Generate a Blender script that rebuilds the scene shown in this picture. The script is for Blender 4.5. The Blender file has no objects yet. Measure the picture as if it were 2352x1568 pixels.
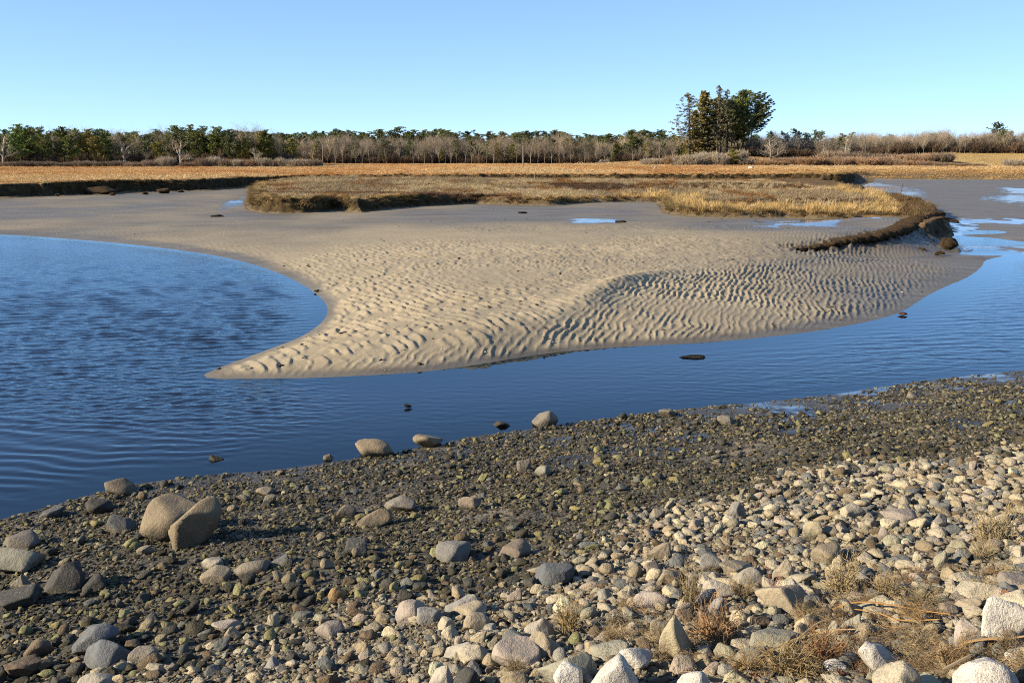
import bpy, bmesh, math, random
import numpy as np
from mathutils import Vector, Matrix, Euler

random.seed(7)
rng = np.random.default_rng(7)
S = bpy.context.scene
COL = S.collection

# ------------------------------------------------------------------ camera / light
H = 5.0                                   # eye height above the water
PITCH = math.atan((784 - 361) / 2286.7)
FD = 2286.7                               # focal length in "D" pixels (2352 wide view of the photo)
CAM = np.array([0.0, 0.0, H])
cam = bpy.data.objects.new('camera', bpy.data.cameras.new('camera'))
COL.objects.link(cam)
cam.location = (0, 0, H)
cam.rotation_euler = (math.pi / 2 - PITCH, 0, 0)
cam.data.sensor_width = 36
cam.data.lens = 35
cam.data.clip_start = 0.1
cam.data.clip_end = 8000
S.camera = cam

SUN_EL = math.radians(23)
SUN_AZ = math.radians(-104)               # from +Y (view direction), clockwise: sun from the left, a little behind
sd = Vector((math.sin(SUN_AZ) * math.cos(SUN_EL), math.cos(SUN_AZ) * math.cos(SUN_EL), math.sin(SUN_EL)))
sun = bpy.data.objects.new('sun', bpy.data.lights.new('sun', 'SUN'))
COL.objects.link(sun)
sun.rotation_euler = sd.to_track_quat('Z', 'Y').to_euler()
sun.data.energy = 5.0
sun.data.angle = math.radians(0.5)
sun.data.color = (1.0, 0.85, 0.63)
W = bpy.data.worlds.new('World')
S.world = W
W.use_nodes = True
nt = W.node_tree
bg = nt.nodes['Background']
sky = nt.nodes.new('ShaderNodeTexSky')
sky.sky_type = 'NISHITA'
sky.sun_disc = False
sky.sun_elevation = SUN_EL
sky.sun_rotation = SUN_AZ
sky.altitude = 0
sky.air_density = 0.5
sky.dust_density = 0.0
sky.ozone_density = 3.5
gm = nt.nodes.new('ShaderNodeGamma'); gm.inputs[1].default_value = 0.62
nt.links.new(sky.outputs[0], gm.inputs[0])
tn = nt.nodes.new('ShaderNodeVectorMath'); tn.operation = 'MULTIPLY'
tn.inputs[1].default_value = (2.36, 2.84, 3.34)
nt.links.new(gm.outputs[0], tn.inputs[0])
nt.links.new(tn.outputs[0], bg.inputs[0])
bg.inputs[1].default_value = 0.0515
S.view_settings.view_transform = 'Standard'
S.view_settings.look = 'None'
S.view_settings.exposure = 1.3
S.view_settings.gamma = 1
S.cycles.use_denoising = False
S.cycles.filter_width = 1.05
S.cycles.max_bounces = 6
S.cycles.diffuse_bounces = 3
S.cycles.glossy_bounces = 3
S.cycles.transparent_max_bounces = 12
S.cycles.caustics_reflective = False
S.cycles.caustics_refractive = False
S.cycles.sample_clamp_indirect = 4

# ------------------------------------------------------------------ helpers
def tag(o, label=None, cat=None, group=None, kind=None):
    if label: o['label'] = label
    if cat: o['category'] = cat
    if group: o['group'] = group
    if kind: o['kind'] = kind
    return o

def link(name, me, parent=None, mat=None):
    o = bpy.data.objects.new(name, me)
    COL.objects.link(o)
    if parent: o.parent = parent
    if mat:
        if not me.materials: me.materials.append(mat)
    return o

def mesh_np(name, v, f, smooth=True, mat=None):
    """v (n,3); f (m,k) int"""
    v = np.asarray(v, dtype=np.float32); f = np.asarray(f, dtype=np.int32)
    me = bpy.data.meshes.new(name)
    k = f.shape[1]
    me.vertices.add(len(v)); me.vertices.foreach_set('co', v.ravel())
    me.loops.add(f.size); me.loops.foreach_set('vertex_index', f.ravel())
    me.polygons.add(len(f))
    me.polygons.foreach_set('loop_start', np.arange(0, f.size, k, dtype=np.int32))
    me.polygons.foreach_set('loop_total', np.full(len(f), k, dtype=np.int32))
    me.polygons.foreach_set('use_smooth', np.full(len(f), smooth, dtype=bool))
    me.update(calc_edges=True)
    if mat: me.materials.append(mat)
    return me

def attr_f(me, name, a):
    at = me.attributes.new(name, 'FLOAT', 'POINT')
    at.data.foreach_set('value', np.asarray(a, dtype=np.float32).ravel())
def attr_c(me, name, a):
    at = me.attributes.new(name, 'FLOAT_COLOR', 'POINT')
    at.data.foreach_set('color', np.asarray(a, dtype=np.float32).ravel())
def attr_v(me, name, a):
    at = me.attributes.new(name, 'FLOAT_VECTOR', 'POINT')
    at.data.foreach_set('vector', np.asarray(a, dtype=np.float32).ravel())
def attr_i(me, name, a):
    at = me.attributes.new(name, 'INT', 'POINT')
    at.data.foreach_set('value', np.asarray(a, dtype=np.int32).ravel())

_cp, _sp = math.cos(PITCH), math.sin(PITCH)
def ray(px, py):                           # D pixels -> world direction (unit depth)
    xc = (np.asarray(px, float) - 1176) / FD
    yc = -(np.asarray(py, float) - 784) / FD
    return np.stack([xc, yc * _sp + _cp, yc * _cp - _sp], -1)
def at(px, py, z=0.0):                     # D pixel on the plane of height z
    d = ray(px, py)
    t = (np.asarray(z, float) - H) / d[..., 2]
    return d * t[..., None] + CAM
def at_y(px, py, y):                       # D pixel at ground distance y
    d = ray(px, py)
    return d * (np.asarray(y, float) / d[..., 1])[..., None] + CAM

def _hash(ix, iy, seed):
    h = (ix.astype(np.int64) * 374761393 + iy.astype(np.int64) * 668265263 + seed * 1442695041) & 0xffffffff
    h = ((h ^ (h >> 13)) * 1274126177) & 0xffffffff
    return ((h ^ (h >> 16)) & 0xffff) / 32767.5 - 1.0
def vnoise(x, y, seed=0):
    x = np.asarray(x, float); y = np.asarray(y, float)
    ix = np.floor(x); iy = np.floor(y)
    fx = x - ix; fy = y - iy
    ux = fx * fx * fx * (fx * (fx * 6 - 15) + 10); uy = fy * fy * fy * (fy * (fy * 6 - 15) + 10)
    a = _hash(ix, iy, seed); b = _hash(ix + 1, iy, seed); c = _hash(ix, iy + 1, seed); d = _hash(ix + 1, iy + 1, seed)
    return (a * (1 - ux) + b * ux) * (1 - uy) + (c * (1 - ux) + d * ux) * uy
def fbm(x, y, seed=0, oct=4, gain=0.5):
    s = 0; a = 1; t = 0
    for i in range(oct):
        s = s + a * vnoise(x * 2.03 ** i + 17.3 * i, y * 2.03 ** i - 9.1 * i, seed + i); t += a; a *= gain
    return s / t
def sstep(e0, e1, x):
    t = np.clip((x - e0) / (e1 - e0), 0, 1)
    return t * t * (3 - 2 * t)

def seg_dist(x, y, poly, closed=True):
    """distance to polyline; inside flag when closed"""
    P = np.asarray(poly, float)[:, :2]
    n = len(P)
    best = np.full(x.shape, 1e18); ins = np.zeros(x.shape, bool)
    for i in range(n if closed else n - 1):
        a = P[i]; b = P[(i + 1) % n]
        d = b - a; L = d @ d + 1e-12
        t = np.clip(((x - a[0]) * d[0] + (y - a[1]) * d[1]) / L, 0, 1)
        best = np.minimum(best, (x - a[0] - t * d[0]) ** 2 + (y - a[1] - t * d[1]) ** 2)
        if closed and a[1] != b[1]:
            c = ((a[1] > y) != (b[1] > y)) & (x < (b[0] - a[0]) * (y - a[1]) / (b[1] - a[1]) + a[0])
            ins ^= c
    return np.sqrt(best), ins
def sdf(x, y, poly):                       # positive inside
    d, i = seg_dist(x, y, poly)
    return np.where(i, d, -d)

def dens(P, step):                          # densify a polyline
    P = np.asarray(P, float); out = []
    for a, b in zip(P[:-1], P[1:]):
        n = max(1, int(np.linalg.norm((b - a)[:2]) / step))
        for k in range(n): out.append(a + (b - a) * k / n)
    out.append(P[-1]); return np.array(out)

def smooth_poly(P, it=2):                   # Chaikin, open
    P = np.asarray(P, float)
    for _ in range(it):
        q = P[:-1] * .75 + P[1:] * .25; r = P[:-1] * .25 + P[1:] * .75
        m = np.empty((2 * len(q), P.shape[1])); m[0::2] = q; m[1::2] = r
        P = np.vstack([P[:1], m, P[-1:]])
    return P

# ------------------------------------------------------------------ traced outlines of the place (metres on the ground)
def tr(pts, z=None):
    a = np.array(pts, float)
    zz = a[:, 2] if a.shape[1] > 2 else np.full(len(a), z)
    return at(a[:, 0], a[:, 1], zz)

NEAR = smooth_poly(tr([(3300, 735), (2352, 850), (2200, 865), (2050, 884), (1900, 908), (1750, 924), (1600, 936), (1500, 946), (1400, 960),
    (1310, 970), (1220, 985), (1100, 1000), (1010, 1018), (900, 1040), (800, 1055), (700, 1070), (600, 1082), (500, 1088), (400, 1100),
    (300, 1112), (200, 1137), (100, 1167), (0, 1192), (-250, 1265), (-900, 1420)], 0.0), 2)
SHORE = smooth_poly(tr([(-1400, 505), (-500, 520), (0, 538), (120, 546), (250, 556), (370, 569), (480, 584), (570, 603), (640, 626), (700, 656),
    (735, 681), (751, 700), (753, 718), (743, 738), (718, 758), (680, 779), (620, 801), (560, 823), (510, 841), (480, 854), (466, 862),
    (475, 868), (520, 870), (700, 869), (900, 859), (1000, 851), (1100, 837), (1250, 811), (1400, 798), (1500, 793), (1650, 785),
    (1800, 770), (1900, 757), (2000, 738), (2070, 718), (2105, 695), (2150, 668), (2225, 637), (2255, 612), (2262, 597), (2300, 589),
    (2352, 585), (2700, 572), (3600, 548)], 0.0), 2)
WATERPOLY = np.vstack([SHORE, NEAR])

CREST = tr([(500, 858, .05), (560, 848, .10), (700, 832, .16), (850, 808, .24), (1000, 786, .32), (1100, 774, .40), (1200, 748, .47), (1270, 722, .52),
    (1330, 697, .56), (1365, 668, .59), (1420, 651, .57), (1500, 634, .54), (1600, 616, .5), (1750, 600, .46), (1850, 590, .44)])
CTRL = [dens(SHORE[:, :3] * [1, 1, 0], 1.6), dens(NEAR * [1, 1, 0], 1.6), dens(CREST, 1.2)]
CTRL.append(tr([(2352, 700, -.45), (2700, 650, -.45), (3300, 620, -.4), (2200, 760, -.45), (2000, 830, -.5), (1800, 850, -.5), (1600, 865, -.5), (1400, 880, -.42), (1200, 920, -.36),
    (1000, 940, -.38), (800, 960, -.4), (600, 980, -.45), (400, 1000, -.5), (200, 1020, -.6), (0, 1020, -.7), (300, 850, -.8), (500, 720, -.55), (100, 650, -.8), (620, 730, -.35), (300, 620, -.6),
    (640, 690, -.3), (760, 876, -.04), (900, 871, -.05), (1000, 864, -.06), (1100, 851, -.07), (1250, 827, -.08), (1400, 813, -.08), (1550, 806, -.08), (-300, 700, -.9), (-300, 1000, -.9), (-900, 700, -.9), (-1000, 1000, -.9), (500, 790, -.4), (-800, 580, -.5), (2400, 780, -.4), (3000, 700, -.4)]))
CTRL.append(tr([(800, 700, .16), (850, 660, .26), (1000, 690, .42), (1150, 690, .5), (1000, 600, .45), (1250, 620, .54), (800, 590, .33), (600, 560, .3), (900, 550, .45),
    (1300, 560, .57), (1600, 565, .62), (400, 530, .35), (100, 515, .3), (200, 490, .42), (500, 500, .45), (700, 520, .45), (1000, 520, .55), (1200, 505, .64),
    (1500, 520, .72), (1800, 525, .72), (2000, 525, .78), (1050, 500, .56), (700, 760, .12), (800, 770, .24), (900, 740, .32), (-400, 490, .4), (-900, 480, .4),
    (1600, 690, .33), (1750, 650, .33), (1950, 630, .28), (2120, 615, .2), (1500, 715, .33), (1900, 700, .18), (2000, 685, .15), (2180, 600, .12), (1700, 730, .22),
    (1350, 745, .32), (2210, 565, .04), (2235, 540, .05), (2190, 515, .08), (2250, 590, .07),
    (2352, 545, .12), (2600, 530, .12), (2310, 565, .08), (2340, 500, .18), (2230, 480, .26), (2100, 432, .32), (2000, 428, .26), (2250, 442, .42), (2400, 470, .15), (2600, 450, .1), (2330, 445, .15),
    (2352, 428, .5), (2700, 428, .5), (3200, 430, .5), (1980, 418, .4), (2150, 418, .6), (2300, 422, .7), (540, 466, .3), (520, 480, .33), (2900, 500, .2)]))
CTRL.append(dens(tr([(1860, 571, .50), (1900, 564, .6), (1960, 555, .74), (2040, 543, .86), (2090, 525, .95), (2112, 505, 1.0)]), .8))
CTRL.append(dens(tr([(1890, 577, .40), (1960, 583, .28), (2050, 585, .18), (2130, 586, .1), (2185, 573, .06), (2180, 548, .06), (2165, 515, .08)]), .8))
CTRL.append(dens(tr([(-1200, 468, .5), (0, 457, .55), (200, 447, .62), (440, 440, .66), (560, 432, .72), (700, 421, 1.0)]), 5))
CTRL.append(dens(tr([(572, 470, .36), (600, 490, .42), (700, 490, .45), (800, 489, .46), (900, 480, .52), (1000, 474, .56), (1100, 474, .6), (1250, 474, .68), (1380, 468, .74), (1500, 470, .74),
    (1540, 494, .7), (1700, 502, .72), (1900, 504, .78), (2060, 503, .9)]), 2.5))
CTRL.append(tr([(1960, 425, .3), (2060, 455, .28), (2130, 470, .25), (1990, 445, .28), (1500, 412, 1.2), (1200, 412, 1.2), (900, 415, 1.2)]))
CTRL = np.vstack(CTRL)
_k, _idx = np.unique(np.round(CTRL[:, :2] / 0.35), axis=0, return_index=True)
CTRL = CTRL[_idx]
CTRL = CTRL[CTRL[:, 1] < 260]
# linear radial basis with a constant, scaled so that far points weigh like near ones
def _kern(dx, dy): return np.sqrt(dx * dx + dy * dy + 0.04)
_n = len(CTRL)
_A = np.zeros((_n + 1, _n + 1))
_A[:_n, :_n] = _kern(CTRL[:, None, 0] - CTRL[None, :, 0], CTRL[:, None, 1] - CTRL[None, :, 1])
_A[:_n, :_n] += np.eye(_n) * 1e-3
_A[:_n, _n] = 1; _A[_n, :_n] = 1
_w = np.linalg.solve(_A, np.append(CTRL[:, 2], 0))
def base_flat(x, y):
    sh = x.shape; x = x.ravel().astype(np.float32); y = y.ravel().astype(np.float32)
    out = np.empty(len(x), np.float32); cx = CTRL[:, 0].astype(np.float32); cy = CTRL[:, 1].astype(np.float32); w = _w[:_n].astype(np.float32)
    for i in range(0, len(x), 20000):
        out[i:i + 20000] = _kern(x[i:i + 20000, None] - cx, y[i:i + 20000, None] - cy) @ w + np.float32(_w[_n])
    return out.reshape(sh).astype(float)

# marsh platforms
BANK = tr([(-2600, 482, .55), (-1200, 468, .55), (-500, 461, .55), (0, 453, .6), (60, 451, .6), (130, 449, .6), (200, 446, .62), (300, 442, .62), (440, 438, .66), (520, 433, .7), (580, 428, .75), (640, 423.5, .9), (700, 419, 1.0),
    (800, 415.5, 1.15), (900, 412.5, 1.25), (1000, 411, 1.35), (1100, 410.5, 1.35), (1300, 410, 1.35), (1500, 411, 1.3), (1700, 412.5, 1.2), (1840, 414, 1.1), (1930, 416, 1.0), (1962, 412, 1.0),
    (1966, 406, 1.0), (2050, 405.5, 1.1), (2200, 406.5, 1.1), (2400, 408, 1.1), (2900, 412, 1.1), (4200, 425, 1.1)])
MARSH = np.vstack([BANK, [[1500, 260, 2], [1500, 3000, 2], [-1500, 3000, 2], [-1500, 160, 2]]])
ISLAND = tr([(571, 462, .42), (578, 480, .42), (600, 487, .43), (640, 489, .45), (700, 489, .45), (745, 485, .46), (770, 482, .46), (800, 487, .46), (830, 488, .47), (870, 482, .5), (930, 476, .52), (1000, 472, .56), (1090, 468, .6), (1180, 471, .64),
    (1260, 472, .68), (1330, 467, .72), (1420, 463, .75), (1510, 463, .75), (1528, 476, .72), (1535, 490, .7), (1600, 498, .7), (1700, 500, .72), (1800, 499, .74), (1880, 503, .76), (1950, 502, .8), (2060, 502, .92), (2085, 512, .9), (2105, 530, .8),
    (2140, 548, .35), (2172, 545, .12), (2168, 520, .2), (2160, 500, .3), (2135, 484, .3), (2095, 472, .3), (2040, 462, .3), (2000, 452, .35), (1994, 445, .35), (1960, 436, .4), (1920, 429, .4), (1900, 425, .5), (1895, 415, .6), (1850, 405, .9), (1500, 400, 1), (1000, 400, 1), (800, 407, 1), (700, 419, .9), (620, 432, .7), (585, 445, .5)])
def island_top(x, y):
    d = ray(0, 0)
    sx = x / np.maximum(y, 1) * FD + 1176
    t = sstep(700, 1500, sx)
    z = 1.55 * (1 - t) + 1.12 * t
    z = z + .25 * sstep(120, 160, y) + .12 * fbm(x / 5, y / 7, 5, 3)
    return z

HILLC = at_y(2420, 350, 360)
def far_rise(x, y):
    z = 0.0 * x
    sx = x / np.maximum(y, 1)
    # woods stand on slightly higher ground
    z = z + 8.5 * sstep(505, 600, y) * (1 - sstep(.14, .24, sx)) + 3.0 * sstep(345, 450, y) * sstep(-.28, -.40, sx)
    # right-hand rise with the hay field
    r = sstep(326, 386, y - 14 * vnoise(x / 60, y / 60, 3) - 40 * sstep(.44, .30, sx)) * sstep(.16, .40, sx)
    z = z + 4.6 * r
    # knoll under the tall pines
    kx, ky = 82.0, 395.0
    z = z + 3.2 * np.exp(-(((x - kx) / 34) ** 2 + ((y - ky) / 32) ** 2))
    return z

DRYP = np.vstack([tr([(3600, 960, .9), (2352, 1015, .8), (2100, 1062, .8), (1900, 1120, .8), (1700, 1190, .8), (1500, 1262, .8), (1250, 1340, .9), (950, 1400, .9), (700, 1460, .95), (400, 1530, 1.0), (100, 1580, 1.0), (-600, 1640, 1.0)])[:, :2], [[-20, -30], [80, -30]]])

def beach(d):
    return 0.060 * d + 0.0105 * d * d

def terrain(x, y, detail=True):
    """height and masks at world points"""
    x = np.asarray(x, float); y = np.asarray(y, float)
    sh = x.shape
    x = x.ravel(); y = y.ravel()
    z = np.zeros(x.shape); M = {k: np.zeros(x.shape) for k in ('marsh', 'sand', 'wet', 'pud', 'edge', 'isl', 'dry', 'orange', 'field', 'peat')}
    m = y < 240
    z[m] = base_flat(x[m], y[m])
    z[~m] = .5
    # near beach
    dn, _ = seg_dist(x, y, NEAR, closed=False)
    NP = np.vstack([NEAR, [[-60, -30, 0], [80, -30, 0]]])
    near = np.zeros(x.shape, bool); q = y < 60
    near[q] = seg_dist(x[q], y[q], NP)[1]
    zb = beach(np.minimum(dn, 16)) + .05 * fbm(x / 1.7, y / 1.7, 11, 3) * np.minimum(dn, 2)
    if detail:
        zb = zb + (.022 * fbm(x / .22, y / .22, 12, 3) + .03 * fbm(x / .6, y / .45, 15, 2)) * sstep(0, .6, dn)
    z = np.where(near, zb, z)
    M['near'] = near.astype(float); M['dn'] = np.where(near, dn, -dn)
    sx = x / np.maximum(y, .5) * FD + 1176
    # dry cobble zone: upper right of the beach
    wob = .9 * fbm(x / 2.2, y / 2.2, 21, 3)
    dd_, di_ = seg_dist(x, y, DRYP)
    M['dry'] = np.where(near, sstep(-1.7, 1.5, np.where(di_, dd_, -dd_) + wob * 1.3), 0)
    # sand relief
    land = ~near & (y < 200)
    if detail:
        a = land & (y < 110)
        X = x[a]; Y = y[a]
        crest_d, _ = seg_dist(X, Y, CREST, closed=False)
        
        # which side of the crest: channel face or plateau
        side = np.zeros(X.shape)
        for i in range(len(CREST) - 1):
            p, r = CREST[i], CREST[i + 1]
            inx = (X >= p[0]) & (X < r[0])
            side[inx] = np.sign(Y[inx] - (p[1] + (r[1] - p[1]) * (X[inx] - p[0]) / (r[0] - p[0])))
        side[(X >= CREST[-1, 0])] = -1
        side[(X < CREST[0, 0])] = 1
        wx = X + .14 * fbm(X / 1.0, Y / 1.5, 31, 2) + .07 * vnoise(X / .25, Y / .35, 33); wy = Y + .28 * fbm(X / 1.4, Y / 1.4, 35, 2)
        # face ripples: crests run from the brink down to the water, spaced about 0.32 m
        ph = (wx * .96 - wy * .30) / .22
        s1 = np.abs(np.sin(math.pi * ph)) ; f1 = (1 - s1) ** 1.3
        # plateau ripples: short crested, facing the left
        ph2 = (wx * .85 + wy * .42) / .34
        br = sstep(-.45, .35, fbm(X / .42, Y / .45, 39, 2))
        s2 = ph2 - np.floor(ph2); saw = np.where(s2 < .72, s2 / .72, (1 - s2) / .28)
        f2 = saw * br
        am = .040 * sstep(-.01, .13, z[a]) * (1 - .75 * sstep(50, 80, Y))
        calm = sstep(.05, .6, fbm(X / 9, Y / 9, 43, 2) * .7 + .75 * sstep(10, 24, X) + .9 * sstep(-4, -12, X) * sstep(36, 48, Y) + .5 * sstep(48, 60, Y))
        mot = .55 + .45 * sstep(-.35, .25, fbm(X / 3.5, Y / 3.5, 44, 2))
        facek = np.where(side < 0, 1, 0) * sstep(0, .9, crest_d)
        tipk = sstep(-2, -6, X) * 0 + 1
        br1 = sstep(-.6, .2, fbm(X / .30, Y / .45, 38, 2))
        rel = f1 * (.45 + .55 * br1) * am * 1.7 * facek * (1 - .6 * calm) * mot * tipk + f2 * am * 2.0 * (1 - facek) * (1 - .8 * calm) * (.45 + .55 * mot)
        rel = rel + .010 * fbm(X / .5, Y / .5, 47, 3) * (1 - .6 * calm) + .03 * fbm(X / 3, Y / 3, 49, 2)
        # a crisp brink where the plateau breaks to the channel face
        zr = np.exp(-((X - 4.0) / 2.0) ** 2) * np.exp(-(crest_d / .55) ** 2) * .22
        rel = rel + zr
        # small slump scarps on the channel face
        sc = fbm(X / .9, Y / .16 + X * .8, 51, 2) * .025 * np.exp(-((X - 3.5) / 2.6) ** 2) * facek * sstep(3, 1.5, crest_d)
        zz = z[a]
        k = sstep(-.02, .1, zz)
        z[a] = zz + (rel + sc) * k
    M['sand'] = land.astype(float)
    # far marsh and island platforms
    yy = y > 35
    X = x[yy]; Y = y[yy]
    sb = sdf(X, Y, MARSH[:, :2])
    si = np.full(X.shape, -50.0); c = (Y < 190) & (np.abs(X) < 95)
    si[c] = sdf(X[c], Y[c], ISLAND[:, :2])
    nz = fbm(X / 4.3, Y / 4.3, 61, 4) if detail else 0
    nz2 = fbm(X / 1.1, Y / 1.1, 63, 3) if detail else 0
    rgt = sstep(.33, .37, X / np.maximum(Y, 1)) # gentle bank at far right
    wid = .55 * (1 - rgt) + 14 * rgt
    mb = np.clip((sb + (.14 * nz + .42 * nz2) * (1 - .3 * rgt)) / wid, 0, 1); mb = mb * mb * (3 - 2 * mb)
    zm = 2.08 + .10 * fbm(X / 14, Y / 18, 65, 3) + .05 * nz2 + far_rise(X, Y)
    zz = z[yy]
    rub = (.22 * np.maximum(0, fbm(X / 1.3, Y / 1.6, 67, 3)) * sstep(-5, -.5, sb) * (sb < 2)) if detail else 0
    zi = island_top(X, Y) + .10 * nz + .05 * nz2
    mi = sstep(-.15, .85, si + .55 * nz + .28 * nz2)
    zz = zz + rub
    zz = zz + (zi - zz) * mi * (zi > zz)
    zz = zz + (zm - zz) * mb
    if detail:  # clumpy turf scarp at the end of the raised flat
        sc_d, _ = seg_dist(X, Y, tr([(1850, 574, .45), (1900, 567, .55), (1960, 560, .6), (2040, 550, .65), (2100, 535, .7), (2140, 552, .4), (2180, 565, .2)]), closed=False)
        e = np.exp(-(sc_d / 1.0) ** 2)
        zz = zz + e * (.26 * np.maximum(-.2, fbm(X / .35, Y / .35, 71, 3) * 1.6))
        M['peat'][yy] = np.clip(e * 1.4 * (.5 + .8 * fbm(X / .5, Y / .5, 73, 2)), 0, 1)
    z[yy] = zz
    M['marsh'][yy] = np.maximum(mb, mi)
    M['isl'][yy] = mi * (1 - mb)
    M['orange'][yy] = mb
    M['sb'] = np.full(x.shape, -99.); M['sb'][yy] = sb
    M['si'] = np.full(x.shape, -99.); M['si'][yy] = si
    hf = sstep(.30, .36, X / np.maximum(Y, 1)) * sstep(332, 342, Y - 40 * sstep(.44, .30, X / np.maximum(Y, 1))) * (Y < 420)
    M['field'][yy] = hf
    M['sx'] = sx
    if detail:
        # damp ground and films of water
        w = (1 - sstep(.02, .14, z)) + .85 * sstep(46, 74, y + .3 * np.maximum(x, 0)) * (y < 200) + .75 * sstep(1, 13, x - .25 * (y - 30)) + .5 * (fbm(x / 7, y / 9, 81, 3))
        M['wet'] = np.clip(np.where(near, sstep(3.4, .2, dn - .12 * x + wob), w), 0, 1)
        pud = np.zeros(x.shape)
        for poly in PUDDLES:
            lo = poly.min(0) - 3; hi = poly.max(0) + 3
            b = (x > lo[0]) & (x < hi[0]) & (y > lo[1]) & (y < hi[1])
            if b.any():
                s = sdf(x[b], y[b], poly)
                scl = min(3.0, (hi - lo - 6).min() * .35)
                pud[b] = np.maximum(pud[b], sstep(-.1, .35, s / scl + .75 * fbm(x[b] / .9, y[b] / 1.6, 85, 3) - .1))
        pn = near & (x > .5)
        pud[pn] = np.maximum(pud[pn], sstep(.42, .62, fbm(x[pn] / .8, y[pn] / .55, 87, 3) + .25 * sstep(8, 14, y[pn]) - .55 * sstep(2.5, 4.5, dn[pn] - .12 * x[pn])))
        M['pud'] = pud * (M['marsh'] < .3)
    for k in M: M[k] = M[k].reshape(sh)
    return z.reshape(sh), M

PUDDLES = [tr(p)[:, :2] for p in (
    [(1700, 510, .72), (1850, 505, .72), (2010, 508, .75), (1990, 520, .75), (1850, 526, .72), (1720, 518, .72)],
    [(1290, 505, .68), (1340, 500, .68), (1420, 503, .7), (1440, 512, .7), (1340, 515, .68), (1280, 512, .68)],
    [(520, 462, .35), (572, 452, .4), (575, 466, .36), (545, 476, .35), (505, 484, .35)],
    [(1900, 423, .3), (2010, 420, .35), (2090, 430, .32), (2130, 447, .3), (2100, 455, .28), (2040, 448, .28), (1990, 442, .28), (1960, 432, .28)],
    [(2275, 430, .4), (2352, 432, .4), (2700, 440, .3), (2700, 480, .15), (2352, 472, .15), (2300, 462, .2), (2250, 455, .3), (2320, 446, .25), (2300, 436, .35)],
    [(2160, 508, .08), (2215, 506, .08), (2300, 503, .18), (2352, 500, .18), (2700, 500, .18), (2700, 512, .15), (2352, 512, .16), (2240, 515, .08), (2265, 545, .06), (2285, 560, .06), (2262, 590, .05), (2190, 590, .08), (2175, 570, .06), (2180, 545, .06)],
    [(2352, 560, .08), (2500, 553, .08), (2500, 585, .03), (2300, 588, .03), (2290, 578, .06)],
)]
# ------------------------------------------------------------------ materials
ALB = .55
class NT:
    def __init__(s, name):
        s.m = bpy.data.materials.new(name); s.m.use_nodes = True
        s.t = s.m.node_tree; s.b = s.t.nodes['Principled BSDF']; s.o = s.t.nodes['Material Output']
    def n(s, typ, **k):
        n = s.t.nodes.new(typ)
        for a, v in k.items():
            if a in ('ins',):
                for i, w in v.items():
                    s.set(n, i, w)
            else: setattr(n, a, v)
        return n
    def set(s, n, i, w):
        if isinstance(w, bpy.types.NodeSocket): s.t.links.new(w, n.inputs[i])
        else: n.inputs[i].default_value = w
    def attr(s, name, typ='GEOMETRY'):
        n = s.n('ShaderNodeAttribute', attribute_name=name, attribute_type=typ); return n
    def coord(s, sc=(1, 1, 1), kind='Object'):
        c = s.n('ShaderNodeTexCoord').outputs[kind]
        return s.n('ShaderNodeMapping', ins={0: c, 3: sc}).outputs[0]
    def noise(s, vec, scale, detail=4, rough=.55, dist=0):
        return s.n('ShaderNodeTexNoise', ins={'Vector': vec, 'Scale': scale, 'Detail': detail, 'Roughness': rough, 'Distortion': dist}).outputs['Fac']
    def ramp(s, fac, *stops, interp='LINEAR'):
        r = s.n('ShaderNodeValToRGB'); s.t.links.new(fac, r.inputs[0])
        e = r.color_ramp.elements; r.color_ramp.interpolation = interp
        while len(e) < len(stops): e.new(.5)
        for q, (p, c) in zip(e, stops):
            q.position = p; q.color = (*c, 1) if len(c) == 3 else c
        return r.outputs[0]
    def rng(s, fac, a, b, c=0., d=1.):
        return s.n('ShaderNodeMapRange', ins={0: fac, 1: a, 2: b, 3: c, 4: d}).outputs[0]
    def mix(s, f, a, b, mode='MIX'):
        n = s.n('ShaderNodeMix', data_type='RGBA', blend_type=mode)
        s.set(n, 0, f)
        for i, v in ((6, a), (7, b)):
            if isinstance(v, tuple) and len(v) == 3: v = (*v, 1)
            s.set(n, i, v)
        return n.outputs[2]
    def math(s, op, a, b=0.0, clamp=False):
        n = s.n('ShaderNodeMath', operation=op, use_clamp=clamp); s.set(n, 0, a); s.set(n, 1, b); return n.outputs[0]
    def bump(s, h, strength, dist, normal=None):
        n = s.n('ShaderNodeBump', ins={'Height': h, 'Strength': strength, 'Distance': dist})
        if normal is not None: s.t.links.new(normal, n.inputs['Normal'])
        return n.outputs[0]
    def base(s, col=None, rough=None, spec=None, normal=None, alb=ALB):
        if col is not None: s.set(s.b, 'Base Color', s.mix(1.0, col, (alb, alb, alb), 'MULTIPLY'))
        if rough is not None: s.set(s.b, 'Roughness', rough)
        if spec is not None: s.set(s.b, 'Specular IOR Level', spec)
        if normal is not None: s.set(s.b, 'Normal', normal)
        return s.m

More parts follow.
